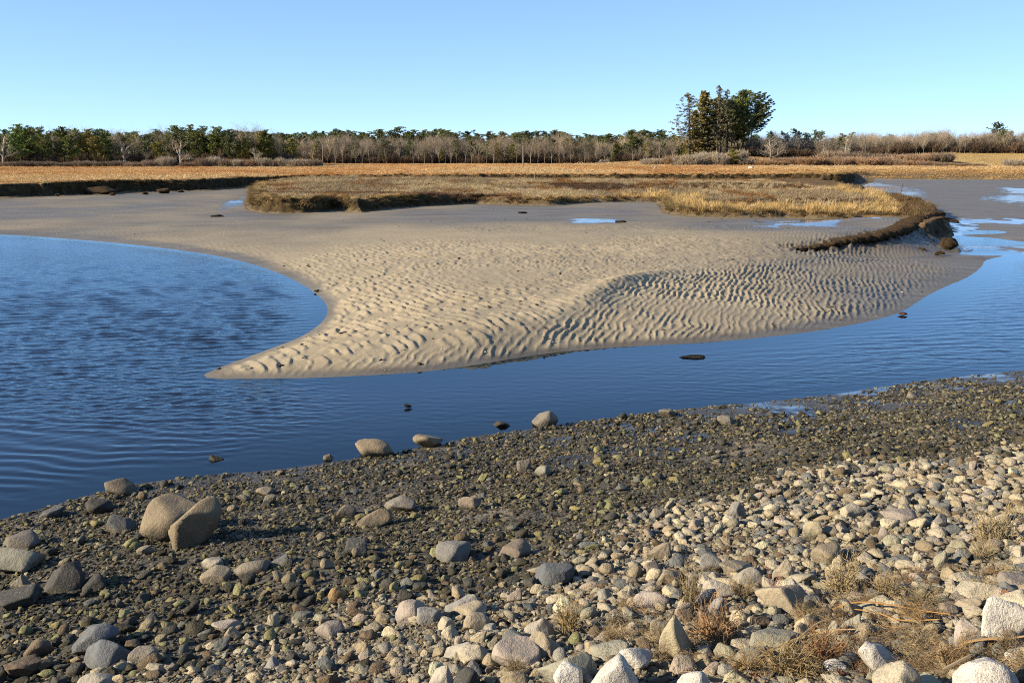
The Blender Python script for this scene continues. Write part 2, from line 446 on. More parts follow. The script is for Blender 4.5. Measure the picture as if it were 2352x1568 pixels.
# --- sand and mud
q = NT('sand_mud'); c = q.coord()
n1 = q.noise(c, .55, 5); n2 = q.noise(c, 9, 5, .65); n3 = q.noise(q.coord((.35, 1.6, 1)), .9, 6, .6); n4 = q.noise(c, 60, 2)
wet = q.attr('wet').outputs['Fac']; pud = q.attr('pud').outputs['Fac']; peat = q.attr('peat').outputs['Fac']; dz = q.attr('depth').outputs['Fac']
dry = q.ramp(n1, (.3, (.48, .395, .255)), (.7, (.56, .47, .32)))
dry = q.mix(q.rng(n2, .3, .75, .0, .6), dry, (.36, .295, .20))
wt = q.ramp(n3, (.3, (.135, .116, .088)), (.55, (.198, .18, .147)), (.75, (.25, .23, .19)))
colr = q.mix(q.math('MULTIPLY', wet, .92), dry, wt)
redm = q.math('MULTIPLY', q.rng(q.noise(q.coord((.5, 1.3, 1)), .22, 4, .6), .52, .66), q.rng(wet, .3, .9, 0, .35), True)
colr = q.mix(redm, colr, (.13, .085, .06))
colr = q.mix(q.math('MULTIPLY', pud, .85), colr, (.05, .045, .04))
colr = q.mix(peat, colr, q.ramp(q.noise(c, 4, 4), (.35, (.035, .022, .012)), (.7, (.13, .078, .035))))
colr = q.mix(q.rng(n4, .62, .75, 0, .25), colr, (.10, .08, .06))
ro = q.math('SUBTRACT', q.rng(wet, .25, 1, .92, .55), q.math('MULTIPLY', pud, .5), True)
ro = q.math('MAXIMUM', ro, .10)
hgt = q.math('ADD', q.math('MULTIPLY', n2, .02), q.math('MULTIPLY', n4, .004))
hb = q.math('MULTIPLY', hgt, q.math('SUBTRACT', 1.0, pud))
M_SAND = q.base(colr, ro, q.rng(pud, 0, 1, .25, .6), q.bump(hb, .7, 1.0))

# --- gravel / mud of the beach
q = NT('beach_mud'); c = q.coord()
n1 = q.noise(c, 1.2, 5); n2 = q.noise(c, 14, 5, .7); n3 = q.noise(c, 70, 3)
v = q.n('ShaderNodeTexVoronoi', ins={'Vector': c, 'Scale': 26.0}).outputs
dryc = q.ramp(n2, (.3, (.06, .048, .034)), (.7, (.16, .13, .095)))
wetc = q.ramp(n2, (.3, (.036, .032, .025)), (.55, (.078, .067, .050)), (.75, (.16, .135, .095)))
dr = q.attr('dry').outputs['Fac']; pud = q.attr('pud').outputs['Fac']; wet = q.attr('wet').outputs['Fac']
colr = q.mix(dr, wetc, dryc)
tanm = q.math('MULTIPLY', q.rng(q.noise(c, .8, 4, .6), .56, .70), q.math('SUBTRACT', 1.0, dr))
colr = q.mix(q.math('MULTIPLY', tanm, .85), colr, (.30, .245, .175))
peb = q.n('ShaderNodeSeparateColor', ins={0: v['Color']}).outputs
colr = q.mix(q.rng(peb[0], .6, .95, 0, .55), colr, q.mix(peb[1], (.13, .11, .05), (.2, .19, .16)))
colr = q.mix(q.math('MULTIPLY', pud, .8), colr, (.03, .028, .026))
ro = q.math('SUBTRACT', q.rng(wet, 0, 1, .85, .42), q.math('MULTIPLY', pud, .35), True)
hgt = q.math('ADD', q.math('MULTIPLY', n2, .03), q.math('MULTIPLY', v['Distance'], -.35))
hgt = q.math('MULTIPLY', q.math('ADD', hgt, q.math('MULTIPLY', n3, .006)), q.math('SUBTRACT', 1.0, pud))
M_BEACH = q.base(colr, q.math('MAXIMUM', ro, .07), .4, q.bump(hgt, .7, .05))

# --- marsh turf: golden on top, peat on the cut banks
q = NT('marsh_turf'); c = q.coord()
geo = q.n('ShaderNodeNewGeometry')
nz = q.n('ShaderNodeSeparateXYZ', ins={0: geo.outputs['True Normal']}).outputs[2]
n1 = q.noise(q.coord((.25, .9, 1)), .09, 6, .62); n2 = q.noise(c, 1.2, 6, .7); n3 = q.noise(q.coord((.3, 1, 1)), .035, 5, .6)
top = q.ramp(n1, (.32, (.28, .165, .068)), (.46, (.42, .245, .095)), (.58, (.52, .31, .125)), (.7, (.57, .39, .18)))
top = q.mix(q.rng(n2, .25, .7, .0, .5), top, (.15, .085, .035))
top = q.mix(q.rng(n3, .55, .7, 0, .6), top, (.40, .29, .14))
isl = q.attr('isl').outputs['Fac']; fld = q.attr('field').outputs['Fac']
itop = q.ramp(n2, (.3, (.05, .032, .018)), (.5, (.14, .085, .035)), (.75, (.26, .17, .08)))
top = q.mix(isl, top, itop)
top = q.mix(fld, top, q.ramp(n2, (.3, (.38, .25, .09)), (.7, (.52, .37, .15))))
peat = q.ramp(n2, (.3, (.018, .013, .007)), (.55, (.065, .045, .02)), (.75, (.15, .105, .045)))
mud = q.ramp(n1, (.3, (.12, .09, .055)), (.7, (.20, .155, .095)))
slope = q.rng(nz, .68, .93)
mm = q.attr('marsh').outputs['Fac']
colr = q.mix(slope, peat, q.mix(q.rng(mm, .5, .9), mud, top))
M_MARSH = q.base(colr, .95, .1, q.bump(n2, 1.0, .25), .8)

# --- water
q = NT('tidal_water'); c = q.coord()
dep = q.attr('depth').outputs['Fac']; rip = q.attr('rip').outputs['Fac']
na = q.noise(q.coord((1.6, 4.6, 1)), 1.0, 2, .5, .6)
nb = q.noise(q.coord((5, 13, 1)), 1.0, 2, .5, .4)
nc_ = q.noise(q.coord((14, 22, 1)), 1.0, 2, .5)
h = q.math('ADD', q.math('MULTIPLY', na, .030), q.math('ADD', q.math('MULTIPLY', nb, .012), q.math('MULTIPLY', nc_, .002)))
bmp = q.bump(q.math('MULTIPLY', h, rip), 1.0, 1.0)
fres = q.n('ShaderNodeFresnel', ins={'IOR': 1.33, 'Normal': bmp}).outputs[0]
gl = q.n('ShaderNodeBsdfGlossy', ins={'Color': (.74, .91, 1.0, 1), 'Roughness': q.attr('rgh').outputs['Fac'], 'Normal': bmp}).outputs[0]  # gloss tinted blue to deepen the sky reflection; not a water property
body = q.n('ShaderNodeBsdfDiffuse', ins={'Color': (.009, .012, .022, 1)}).outputs[0]
tp = q.n('ShaderNodeBsdfTransparent', ins={'Color': (.62, .46, .32, 1)}).outputs[0]
opac = q.rng(dep, 0.0, .36, .04, 1.0)
under = q.n('ShaderNodeMixShader', ins={0: opac, 1: tp, 2: body}).outputs[0]
fin = q.n('ShaderNodeMixShader', ins={0: fres, 1: under, 2: gl}).outputs[0]
q.t.links.new(fin, q.o.inputs[0])
M_WATER = q.m

# ------------------------------------------------------------------ ground sheets
def grid_faces(nr, nc):
    i = np.arange((nr - 1) * (nc - 1)); r = i // (nc - 1); c = i % (nc - 1)
    a = r * nc + c
    return np.stack([a, a + 1, a + nc + 1, a + nc], -1)
RES = 1.0
def yrows(y0, ymid, y1, dn, px):
    a = np.arange(y0, ymid, dn)
    n = int((1 / ymid - 1 / y1) * 996 * H / px)
    b = 1 / np.linspace(1 / ymid, 1 / y1, n)
    return np.concatenate([a, b])
tt = np.linspace(-.80, .80, int(1560 * RES))
ys = yrows(2.6, 11, 190, .03 / RES, .75 / RES)
ins = []
for a_, b_ in zip(ys[:-1], ys[1:]):
    cap = .30 if 40 < a_ < 108 else .42
    if 40 < a_ < 185 and b_ - a_ > cap: ins.append(np.linspace(a_, b_, int(np.ceil((b_ - a_) / cap)) + 1)[1:-1])
ys = np.sort(np.concatenate([ys] + ins))
ys = np.concatenate([ys, 190 * (2600 / 190) ** (np.linspace(0, 1, 150)[1:])])
GX = ys[:, None] * tt[None, :]; GY = np.repeat(ys[:, None], len(tt), 1)
GZ, GM = terrain(GX, GY)
V = np.stack([GX, GY, GZ], -1).reshape(-1, 3)
F = grid_faces(len(ys), len(tt))
cl = np.where(GM['near'].ravel() > .5, 0, np.where((GM['sb'].ravel() > -3.5) | (GM['si'].ravel() > -.6), 2, 1))
fc = cl[F].min(1); fc = np.where((cl[F] == 0).any(1), 0, np.where((cl[F] == 2).all(1), 2, 1))
def sub_sheet(name, k, mat, attrs):
    f = F[fc == k]
    use = np.unique(f); mp = np.full(len(V), -1, np.int32); mp[use] = np.arange(len(use))
    me = mesh_np(name, V[use], mp[f], True, mat)
    for a in attrs: attr_f(me, a, GM[a].ravel()[use])
    attr_f(me, 'depth', np.maximum(0, -V[use, 2]))
    o = link(name, me); tag(o, kind='structure'); return o
sub_sheet('beach', 0, M_BEACH, ('wet', 'pud', 'dry'))
sub_sheet('tidal_flat', 1, M_SAND, ('wet', 'pud', 'peat'))
sub_sheet('marsh_ground', 2, M_MARSH, ('marsh', 'isl', 'field'))
# bank behind and beside the camera
bx, by = np.meshgrid(np.linspace(-60, 60, 61), np.linspace(-30, 2.6, 18))
bz, _ = terrain(bx, by, False)
bz = np.maximum(bz - .03, 0.2)
me = mesh_np('beach_behind', np.stack([bx, by, bz], -1).reshape(-1, 3), grid_faces(18, 61), True, M_BEACH)
for a in ('wet', 'pud', 'depth'): attr_f(me, a, np.zeros(18 * 61))
attr_f(me, 'dry', np.ones(18 * 61))
tag(link('embankment', me), kind='structure')

# water sheet with real waves
ysw = 1 / np.linspace(1 / 8.5, 1 / 75, 1000)
ttw = np.linspace(-.85, .85, 1000)
WX = ysw[:, None] * ttw[None, :]; WY = np.repeat(ysw[:, None], len(ttw), 1)
WZ, WM = terrain(WX, WY, False)
depth = np.maximum(0, -WZ)
ds, _ = seg_dist(WX, WY, SHORE, False); dnn, _ = seg_dist(WX, WY, NEAR, False)
sxw = WX / WY * FD + 1176
pool = sstep(850, 560, sxw + 500 * sstep(19, 14, WY)) * sstep(15.5, 21, WY + .02 * (sxw - 300) * .1)
chan = 1 - pool
rip = np.clip(.11 + .92 * pool + .30 * sstep(1300, 2200, sxw) * chan, 0, 1.1)
rip = rip * (.30 + .70 * sstep(.0, 1.6, np.minimum(ds, dnn * 1.2))) * (.95 + .25 * fbm(WX / 3.2, WY / 5, 91, 3))
rip = rip * (1 - chan * (1 - (.25 + .75 * sstep(.3, 3.2, ds))))
rip = rip * (1 - .55 * sstep(46, 60, WY - .9 * np.abs(WX + 18) * .1))
wz = np.zeros(WX.shape)
wr = np.random.default_rng(3)
for i in range(70):
    lam = .20 * (3.6 ** wr.random()); th = wr.normal(math.radians(97), .30); k = 2 * math.pi / lam
    ph = wr.uniform(0, 6.28); a = .0040 * lam
    a = a * sstep(1.8, 3.6, lam / (WY * WY * 1.05e-4))
    if lam > .38: a = a * (.35 + .65 * sstep(20, 30, WY))
    wz += a * np.sin(k * (WX * math.cos(th) + WY * math.sin(th)) + ph + 1.2 * vnoise(WX / 2.5, WY / 2.5, 100 + i))
# gentle swells fanning out from the spit tip into the near corner
tip = np.array(at(466, 862, 0.0))
rt = np.hypot(WX - tip[0] - 1, (WY - tip[1] - 6))
sw = .006 * np.sin(2 * math.pi * (rt + .5 * fbm(WX / 2, WY / 2, 95, 2)) / .46) * sstep(1, 3.2, ds) * sstep(700, 250, sxw) * sstep(21.5, 18, WY) * sstep(.1, 2, dnn)
WZ2 = wz * rip * 1.0 + sw
f = grid_faces(len(ysw), len(ttw))
keep = (depth.ravel()[f] > -1).all(1) & ((WZ.ravel()[f] < .12).any(1))
f = f[keep]; use = np.unique(f); mp = np.full(WX.size, -1, np.int32); mp[use] = np.arange(len(use))
me = mesh_np('water', np.stack([WX, WY, WZ2], -1).reshape(-1, 3)[use], mp[f], True, M_WATER)
attr_f(me, 'depth', depth.ravel()[use]); attr_f(me, 'rip', rip.ravel()[use]); attr_f(me, 'rgh', (.03 + (.13 * pool + .07 * (1 - pool)) * sstep(20, 42, WY) * sstep(0, 2.5, ds)).ravel()[use])
tag(link('water', me), kind='structure')
# ------------------------------------------------------------------ stones
def fb3(p, seed, oct=3):
    return (fbm(p[:, 0] + .7 * p[:, 2], p[:, 1] - .6 * p[:, 2], seed, oct) + fbm(p[:, 2] * 1.1 + 5 - .4 * p[:, 1], p[:, 0] * .9 - .5 * p[:, 1], seed + 40, oct)) * .5

def ico(sub):
    bm = bmesh.new(); bmesh.ops.create_icosphere(bm, subdivisions=sub, radius=1)
    v = np.array([a.co[:] for a in bm.verts]); f = np.array([[a.index for a in p.verts] for p in bm.faces]); bm.free()
    return v, f
ICO = {k: ico(k) for k in (2, 3, 4, 5)}

def rock_verts(seed, sub=3, planes=11, sharp=18., shape='block', rough=.05, dmin=.40, dmax=.82):
    r = np.random.default_rng(seed)
    v, f = ICO[sub]
    n = r.normal(size=(planes, 3)); n /= np.linalg.norm(n, axis=1)[:, None]
    d = r.uniform(dmin, dmax, planes)
    c = np.maximum(v @ n.T, .02) / d
    rad = 1 / ((c ** sharp).sum(1) + 1.0 ** sharp) ** (1 / sharp)
    p = v * rad[:, None]
    a = r.uniform(0, 6.28); R = np.array([[math.cos(a), -math.sin(a), 0], [math.sin(a), math.cos(a), 0], [0, 0, 1]])
    p = p @ R.T
    p *= 1 + rough * fb3(p * 1.6 + seed % 97, seed % 1000, 3)[:, None] * 2 + (rough * .5 * fb3(p * 6 + seed % 31, seed % 900, 3))[:, None]
    lo, hi = p.min(0), p.max(0)
    p = (p - (lo + hi) / 2) / (hi - lo)
    zz = p[:, 2] + .5
    if shape == 'peak': p[:, :2] *= (1.12 - .75 * np.clip(zz - .2, 0, 1))[:, None]
    elif shape == 'wedge': p[:, 2] = -.5 + zz * (.55 + .45 * np.clip(p[:, 0] + .5, 0, 1)) ; p[:, 0] += .10 * (zz - .5)
    elif shape == 'wedgel': p[:, 2] = -.5 + zz * (1.0 - .48 * np.clip(p[:, 0] + .5, 0, 1))
    elif shape == 'slab': p[:, 2] = np.sign(p[:, 2]) * .5 * np.abs(2 * p[:, 2]) ** .75
    lo, hi = p.min(0), p.max(0)
    return (p - (lo + hi) / 2) / (hi - lo), f

def rock_mat(name, src, metres=True):
    q = NT(name)
    if src == 'obj':
        oi = q.n('ShaderNodeObjectInfo'); col = oi.outputs['Color']; gran = oi.outputs['Alpha']; rnd = oi.outputs['Random']
    else:
        a = q.attr('col', 'INSTANCER'); col = a.outputs['Color']; gran = a.outputs['Alpha']; rnd = a.outputs['Fac']
    c = q.n('ShaderNodeTexCoord').outputs['Object']
    off = q.n('ShaderNodeVectorMath', operation='ADD', ins={0: c}); 
    sc = q.n('ShaderNodeVectorMath', operation='SCALE', ins={0: (31.0, 17.0, 5.0)}); q.set(sc, 3, rnd); q.set(off, 1, sc.outputs[0]); c = off.outputs[0]
    k = 1.0 if src == 'obj' else 1.0
    n1 = q.noise(c, 1.6 if not metres else 5.0, 4, .6); n2 = q.noise(c, 6 if not metres else 34, 4, .7); n3 = q.noise(c, 18 if not metres else 130, 2, .6)
    a = q.mix(q.rng(n1, .35, .68), q.mix(.28, col, (.12, .105, .08)), col)
    a = q.mix(q.rng(n2, .58, .72, 0, .35 if metres else .25), a, (.09, .075, .06))
    a = q.mix(q.math('MULTIPLY', q.rng(n2, .42, .30), .4 if metres else .2), a, (.56, .50, .40))
    sp = q.rng(n3, .54, .60)
    a = q.mix(q.math('MULTIPLY', sp, q.rng(gran, .6, 1, 0, .5)), a, (.10, .095, .09))
    # barnacles / dried silt specks on the shore stones
    bn = q.n('ShaderNodeTexVoronoi', ins={'Vector': c, 'Scale': 62.0 if metres else 9.}).outputs['Distance']
    bk = q.math('MULTIPLY', q.rng(bn, .22, .14), q.math('MULTIPLY', q.rng(n1, .46, .6), q.rng(gran, .5, .2)), True)
    a = q.mix(q.math('MULTIPLY', bk, .7), a, (.36, .32, .25))
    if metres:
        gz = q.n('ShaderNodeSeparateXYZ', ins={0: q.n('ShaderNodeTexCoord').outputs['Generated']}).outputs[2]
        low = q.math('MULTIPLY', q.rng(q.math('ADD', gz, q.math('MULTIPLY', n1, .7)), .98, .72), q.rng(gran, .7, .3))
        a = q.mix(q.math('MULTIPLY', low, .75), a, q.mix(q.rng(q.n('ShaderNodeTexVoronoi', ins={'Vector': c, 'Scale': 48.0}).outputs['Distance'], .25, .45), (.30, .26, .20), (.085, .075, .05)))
    h = q.math('ADD', q.math('MULTIPLY', n1, .5), q.math('ADD', q.math('MULTIPLY', n2, .22), q.math('ADD', q.math('MULTIPLY', n3, .06), q.math('MULTIPLY', bk, .12))))
    return q.base(a, q.rng(gran, 0, .3, .62, .92), .25, q.bump(h, .8, .085 if metres else .13))
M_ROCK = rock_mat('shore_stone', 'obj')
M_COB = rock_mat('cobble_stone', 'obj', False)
M_PEB = rock_mat('pebble_stone', 'inst', False)

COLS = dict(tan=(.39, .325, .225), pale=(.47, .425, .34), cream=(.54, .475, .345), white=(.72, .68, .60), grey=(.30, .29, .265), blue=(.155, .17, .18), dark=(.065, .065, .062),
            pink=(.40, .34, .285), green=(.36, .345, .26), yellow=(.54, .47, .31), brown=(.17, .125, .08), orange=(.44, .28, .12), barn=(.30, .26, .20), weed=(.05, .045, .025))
CNAME = dict(tan='tan', pale='pale grey', cream='cream', white='white', grey='grey', blue='blue grey', dark='dark', pink='pinkish', green='greenish', yellow='yellowish', brown='brown', orange='orange tan', barn='barnacled', weed='dark')

# x0, x1, y0, y1 in the 3840 wide view; colour; shape; label
BOULD = [
 (542,790,1872,2022,'tan','dome','large rounded tan boulder tucked behind its tilted twin'),
 (643,848,1880,2056,'tan','wedge','large tilted tan boulder with steep dark side in front of its twin'),
 (-40,156,2052,2154,'green','wedgel','broad greenish boulder cut by the left edge of the photo'),
 (30,156,2009,2062,'grey','dome','low grey boulder just behind the broad greenish boulder'),
 (168,334,2110,2230,'dark','wedge','dark tilted slab standing between the lower left boulders'),
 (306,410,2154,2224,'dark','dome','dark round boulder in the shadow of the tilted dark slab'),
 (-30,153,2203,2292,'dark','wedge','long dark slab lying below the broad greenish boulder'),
 (144,245,1906,1949,'blue','wedge','blue grey wedge nearest the water at the far left'),
 (324,428,1875,1924,'dark','dome','dark rounded boulder by the waterline left of the twin boulders'),
 (401,517,1943,1998,'blue','slab','flat blue grey rock just left of the twin boulders'),
 (885,1019,2095,2160,'barn','dome','rounded barnacled boulder right of the two small flat tan rocks'),
 (759,845,2099,2136,'pale','slab','small pale rock above a flat tan one left of the barnacled boulder'),
 (756,866,2131,2185,'tan','slab','flat tan rock left of the rounded barnacled boulder'),
 (288,453,2342,2457,'blue','block','big blocky blue grey boulder near the bottom left'),
 (315,508,2420,2506,'blue','dome','striped grey boulder leaning against the big blocky blue grey one'),
 (101,202,2393,2463,'brown','dome','brownish rough rock left of the big blocky blue grey boulder'),
 (30,171,2500,2546,'brown','slab','flat brownish slab at the bottom left corner'),
 (300,441,2521,2600,'pale','dome','pale lump at the bottom edge below the striped boulder'),
 (392,520,1805,1857,'barn','dome','barnacled mound at the waterline above the twin boulders'),
 (989,1038,1856,1891,'green','block','small greenish cube shaped rock on the dark gravel'),
 (894,937,1851,1879,'grey','peak','small pointed grey rock left of the greenish cube shaped rock'),
 (961,1028,1833,1857,'pale','slab','pale flat rock just behind the greenish cube shaped rock'),
 (1016,1096,2068,2117,'blue','wedge','grey wedge right of the rounded barnacled boulder'),
 (799,906,2322,2377,'pink','slab','pinkish flat slab among small stones near the bottom left'),
 (840,906,2350,2400,'tan','peak','tan pointed stone in front of the pinkish flat slab'),
 (548,624,2451,2490,'tan','block','upper of two stacked tan blocks near the bottom left'),
 (548,631,2488,2530,'cream','block','lower cream block of two stacked blocks near the bottom left'),
 (422,484,2481,2520,'cream','dome','cream round cobble right of the pale bottom lump'),
 (490,588,2437,2486,'barn','dome','rough barnacled rock beside the two stacked blocks'),
 (982,1071,2463,2520,'grey','round','grey round boulder alone among white bits of gravel at the bottom'),
 (1181,1295,2331,2390,'pink','slab','wide pinkish slab at the edge of the pale gravel'),
 (46,122,2154,2206,'barn','peak','rough barnacled rock between the greenish and dark lower left boulders'),
 (514,582,2046,2084,'pale','dome','small pale rock just in front of the twin boulders'),
 (1233,1295,2203,2258,'orange','dome','orange tan stone on dark gravel'),
 (1439,1562,1856,1922,'grey','dome','grey domed boulder with a dark right side on the gravel'),
 (1346,1469,1908,1974,'tan','dome','smooth tan domed boulder in front of the grey domed one'),
 (1719,1806,1856,1908,'pink','dome','pinkish grey domed boulder alone in the middle of the gravel'),
 (1262,1335,1895,1939,'barn','slab','barnacled flat rock left of the smooth tan domed boulder'),
 (1299,1381,2015,2080,'blue','peak','pointed blue grey rock on wet gravel'),
 (2004,2064,1747,1784,'green','dome','greenish rock in a sandy patch of the middle gravel'),
 (1938,1990,1722,1766,'barn','slab','barnacled low rock left of the greenish gravel rock'),
 (1634,1765,2056,2105,'grey','slab','flat grey slab half sunk in the wet gravel'),
 (1866,1990,2048,2092,'pink','slab','pinkish slab right of the half sunk grey slab'),
 (2001,2152,2112,2200,'blue','dome','large smooth blue grey dome at the edge of the pale cobbles'),
 (2437,2495,1908,1952,'barn','block','small barnacled block on the right of the dark gravel'),
 (2423,2514,2030,2094,'tan','wedge','tan wedge behind the cobbles above the blue grey dome'),
 (1483,1600,2250,2342,'pink','block','pinkish angular boulder leftmost of a row of five'),
 (1562,1667,2274,2338,'grey','dome','speckled grey boulder second in the row of five'),
 (1668,1812,2220,2310,'grey','peak','grey peaked boulder at the back of the row of five'),
 (1702,1825,2257,2318,'tan','dome','tan boulder right in front of the grey peaked boulder'),
 (1736,1840,2295,2356,'tan','block','tan block in front of the row of five'),
 (1966,2094,2308,2390,'pale','peak','pale triangular boulder left of a dry grass tuft'),
 (1960,2114,2360,2466,'tan','peak','tall pointed tan boulder below the pale triangular one'),
 (1653,1788,2400,2480,'pale','wedge','pale wedge behind the cream slab at the bottom'),
 (1716,1850,2420,2500,'cream','block','cream slab left of the wide pinkish boulder at the bottom'),
 (1845,2032,2430,2512,'pink','slab','wide pinkish boulder with a rounded right end at the bottom'),
 (2015,2225,2450,2600,'green','block','big greenish cream boulder at the bottom edge'),
 (2075,2185,2505,2620,'white','block','pale block in front of the big greenish cream boulder'),
 (1593,1710,2506,2610,'pale','peak','pale pointed boulder at the bottom edge left of the pinkish one'),
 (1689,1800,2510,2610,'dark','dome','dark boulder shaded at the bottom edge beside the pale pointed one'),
 (2204,2390,2462,2620,'white','dome','white boulder at the bottom edge below a greenish flat slab'),
 (2319,2450,2424,2516,'white','dome','smaller white boulder behind the white bottom edge boulder'),
 (2215,2362,2425,2482,'green','slab','greenish flat slab behind the two white bottom boulders'),
 (2473,2604,2305,2472,'yellow','block','tall yellowish boulder beside a tuft of dry stems'),
 (2434,2514,2318,2388,'tan','dome','tan rounded boulder left of the tall yellowish one'),
 (2316,2373,2212,2253,'tan','round','tan ball shaped cobble left of the pinkish grey slab'),
 (2190,2255,2112,2152,'tan','round','tan round cobble right of the blue grey dome'),
 (2371,2502,2208,2273,'pink','block','pinkish grey slab leaning among round cobbles'),
 (2122,2214,2266,2316,'grey','block','grey block lying behind a dry grass tuft'),
 (2333,2393,2158,2198,'tan','slab','small tan flat slab above the pinkish grey slab'),
 (2467,2543,2138,2186,'tan','dome','tan egg shaped boulder on the pale cobbles'),
 (2519,2556,2166,2215,'yellow','block','yellowish small block right below the egg shaped boulder'),
 (2336,2395,2290,2335,'green','block','greenish box shaped stone in the shade of larger cobbles'),
 (2201,2286,2335,2394,'brown','block','brown shaded block right of a dry grass tuft'),
 (2725,2795,1884,1952,'grey','peak','grey pointed boulder where gravel meets pale cobbles'),
 (3155,3242,1892,1949,'cream','dome','cream rounded boulder standing out among upper cobbles'),
 (3007,3076,1955,2024,'yellow','block','yellowish angular boulder among upper cobbles'),
 (3078,3135,1970,2015,'tan','block','tan block touching the yellowish angular boulder'),
 (3309,3435,1912,1972,'pink','slab','wide pinkish flat boulder among the upper cobbles'),
 (3276,3353,1972,2034,'pink','peak','pinkish pointed boulder below the wide pinkish flat one'),
 (3501,3550,1926,1982,'grey','peak','grey upright stone among right hand cobbles'),
 (3045,3155,2045,2119,'tan','slab','long flat tan boulder with a shaded right end'),
 (2623,2718,2073,2143,'grey','wedgel','grey wedge above the group of angular boulders'),
 (2692,2836,2098,2170,'tan','slab','low tan boulder right of the grey wedge'),
 (2749,2872,2126,2210,'pale','block','pale flat topped boulder in the group of angular boulders'),
 (2897,2984,2095,2180,'cream','peak','cream pointed boulder at the top of the angular group'),
 (2823,2935,2146,2207,'tan','peak','tan triangular stone leaning on the pale flat topped boulder'),
 (2941,3054,2135,2197,'cream','wedge','cream wedge right of the cream pointed boulder'),
 (2631,2773,2170,2251,'pale','wedgel','pale angular boulder below the grey wedge'),
 (2840,3032,2190,2313,'tan','dome','largest tan boulder with reddish dry twigs on it'),
 (2938,3060,2178,2285,'pale','wedgel','pale boulder directly behind the largest tan boulder'),
 (3092,3202,2134,2207,'pink','dome','pinkish boulder behind a mat of dry stems'),
 (2604,2682,2208,2288,'grey','dome','grey boulder leaning behind a rounded smaller one'),
 (2650,2727,2240,2320,'grey','round','rounded grey boulder below the pale angular boulder'),
 (3152,3237,2252,2317,'tan','wedgel','tan wedge above the orange reed stalks'),
 (3254,3364,2276,2334,'tan','slab','flat tan stone behind the orange reed stalks'),
 (3097,3176,2328,2397,'green','peak','greenish rounded stone below the orange reed stalks'),
 (3150,3232,2310,2378,'green','wedge','greenish wedge touching the end of the orange reed stalks'),
 (2807,3002,2366,2472,'green','slab','large greenish slab in a hollow near the bottom'),
 (2735,2886,2420,2502,'green','wedge','greenish boulder at the front of the large greenish slab'),
 (3569,3737,2165,2260,'cream','block','broad cream boulder with a notched top on the right'),
 (3657,3838,2250,2425,'white','block','big white granite boulder at the right edge'),
 (3728,3900,2211,2312,'cream','slab','pale slab behind the big white granite boulder'),
 (3558,3676,2332,2432,'pink','block','pinkish square boulder left of the big white granite one'),
 (3202,3418,2395,2532,'white','wedgel','white speckled wedge pointing up near the bottom'),
 (3276,3440,2484,2620,'cream','dome','white boulder stained orange at the bottom edge'),
 (3575,3815,2458,2630,'white','dome','large white boulder at the bottom right'),
 (2540,2662,2518,2620,'white','dome','white boulder cut by the bottom edge left of the reeds'),
 (3089,3172,2469,2532,'white','dome','small white rounded stone beside brown dead leaves'),
 (3555,3602,2392,2440,'grey','round','smooth grey ball stone under the pinkish square boulder'),
 (3546,3602,2428,2466,'brown','round','smooth brown ball stone below the grey ball stone'),
 (3764,3880,2420,2485,'white','dome','white stone half hidden at the right edge above the large white boulder'),
 (3745,3880,2168,2224,'pink','dome','pinkish smooth boulder at the right edge'),
 (3583,3671,2236,2295,'tan','wedge','tan wedge below the broad cream boulder'),
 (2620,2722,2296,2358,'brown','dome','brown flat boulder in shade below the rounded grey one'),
 (2810,2884,2302,2373,'brown','round','brown rounded boulder below the largest tan boulder'),
 (3056,3122,2283,2333,'brown','round','smooth brown cobble left of the tan wedge'),
 (1996,2092,1541,1602,'barn','round','round barnacled boulder standing at the water edge'),
 (1336,1475,1655,1714,'tan','dome','broad tan boulder at the near waterline'),
 (1550,1660,1640,1682,'tan','dome','low tan rock at the near waterline right of the broad tan one'),
 (780,842,1704,1742,'weed','peak','dark pointed rock standing in shallow water'),
 (722,768,1738,1754,'weed','slab','dark flat rock in shallow water beside the pointed one'),
 (2470,2530,1541,1562,'barn','dome','low barnacled hump on the waterline right of the round boulder'),
 (1212,1252,1702,1727,'barn','block','small barnacled block on the near waterline'),
 (3400,3450,1470,1496,'barn','slab','low barnacled rock near the right waterline'),
 (2690,2760,1570,1592,'barn','slab','flat barnacled rock behind the right gravel'),
 (1848,1912,1582,1608,'weed','dome','dark weed covered rock awash near the gravel edge'),
]
_tg = 1 / np.linspace(1 / 3.0, 1 / 60, 420)
def hit(px, py):
    """ground point seen at a pixel of the 3840 wide view"""
    d = ray(np.asarray(px) / 1.6327, np.asarray(py) / 1.6327)
    d = d / d[..., 1:2]
    P = CAM + d[:, None, :] * _tg[None, :, None]
    z, _ = terrain(P[..., 0], P[..., 1], False)
    z = np.maximum(z, -.06)
    below = P[..., 2] < z
    i = np.where(below.any(1), below.argmax(1), len(_tg) - 1)
    i0 = np.maximum(i - 1, 0); r = np.arange(len(i))
    h0 = P[r, i0, 2] - z[r, i0]; h1 = P[r, i, 2] - z[r, i]
    t = np.clip(h0 / np.maximum(h0 - h1, 1e-6), 0, 1)[:, None]
    return P[r, i0] * (1 - t) + P[r, i] * t
B = np.array([[b[0], b[1], b[2], b[3]] for b in BOULD], float)
BH = hit((B[:, 0] + B[:, 1]) / 2, B[:, 3])
foot = []
LAND = []                                   # landmarks for labels
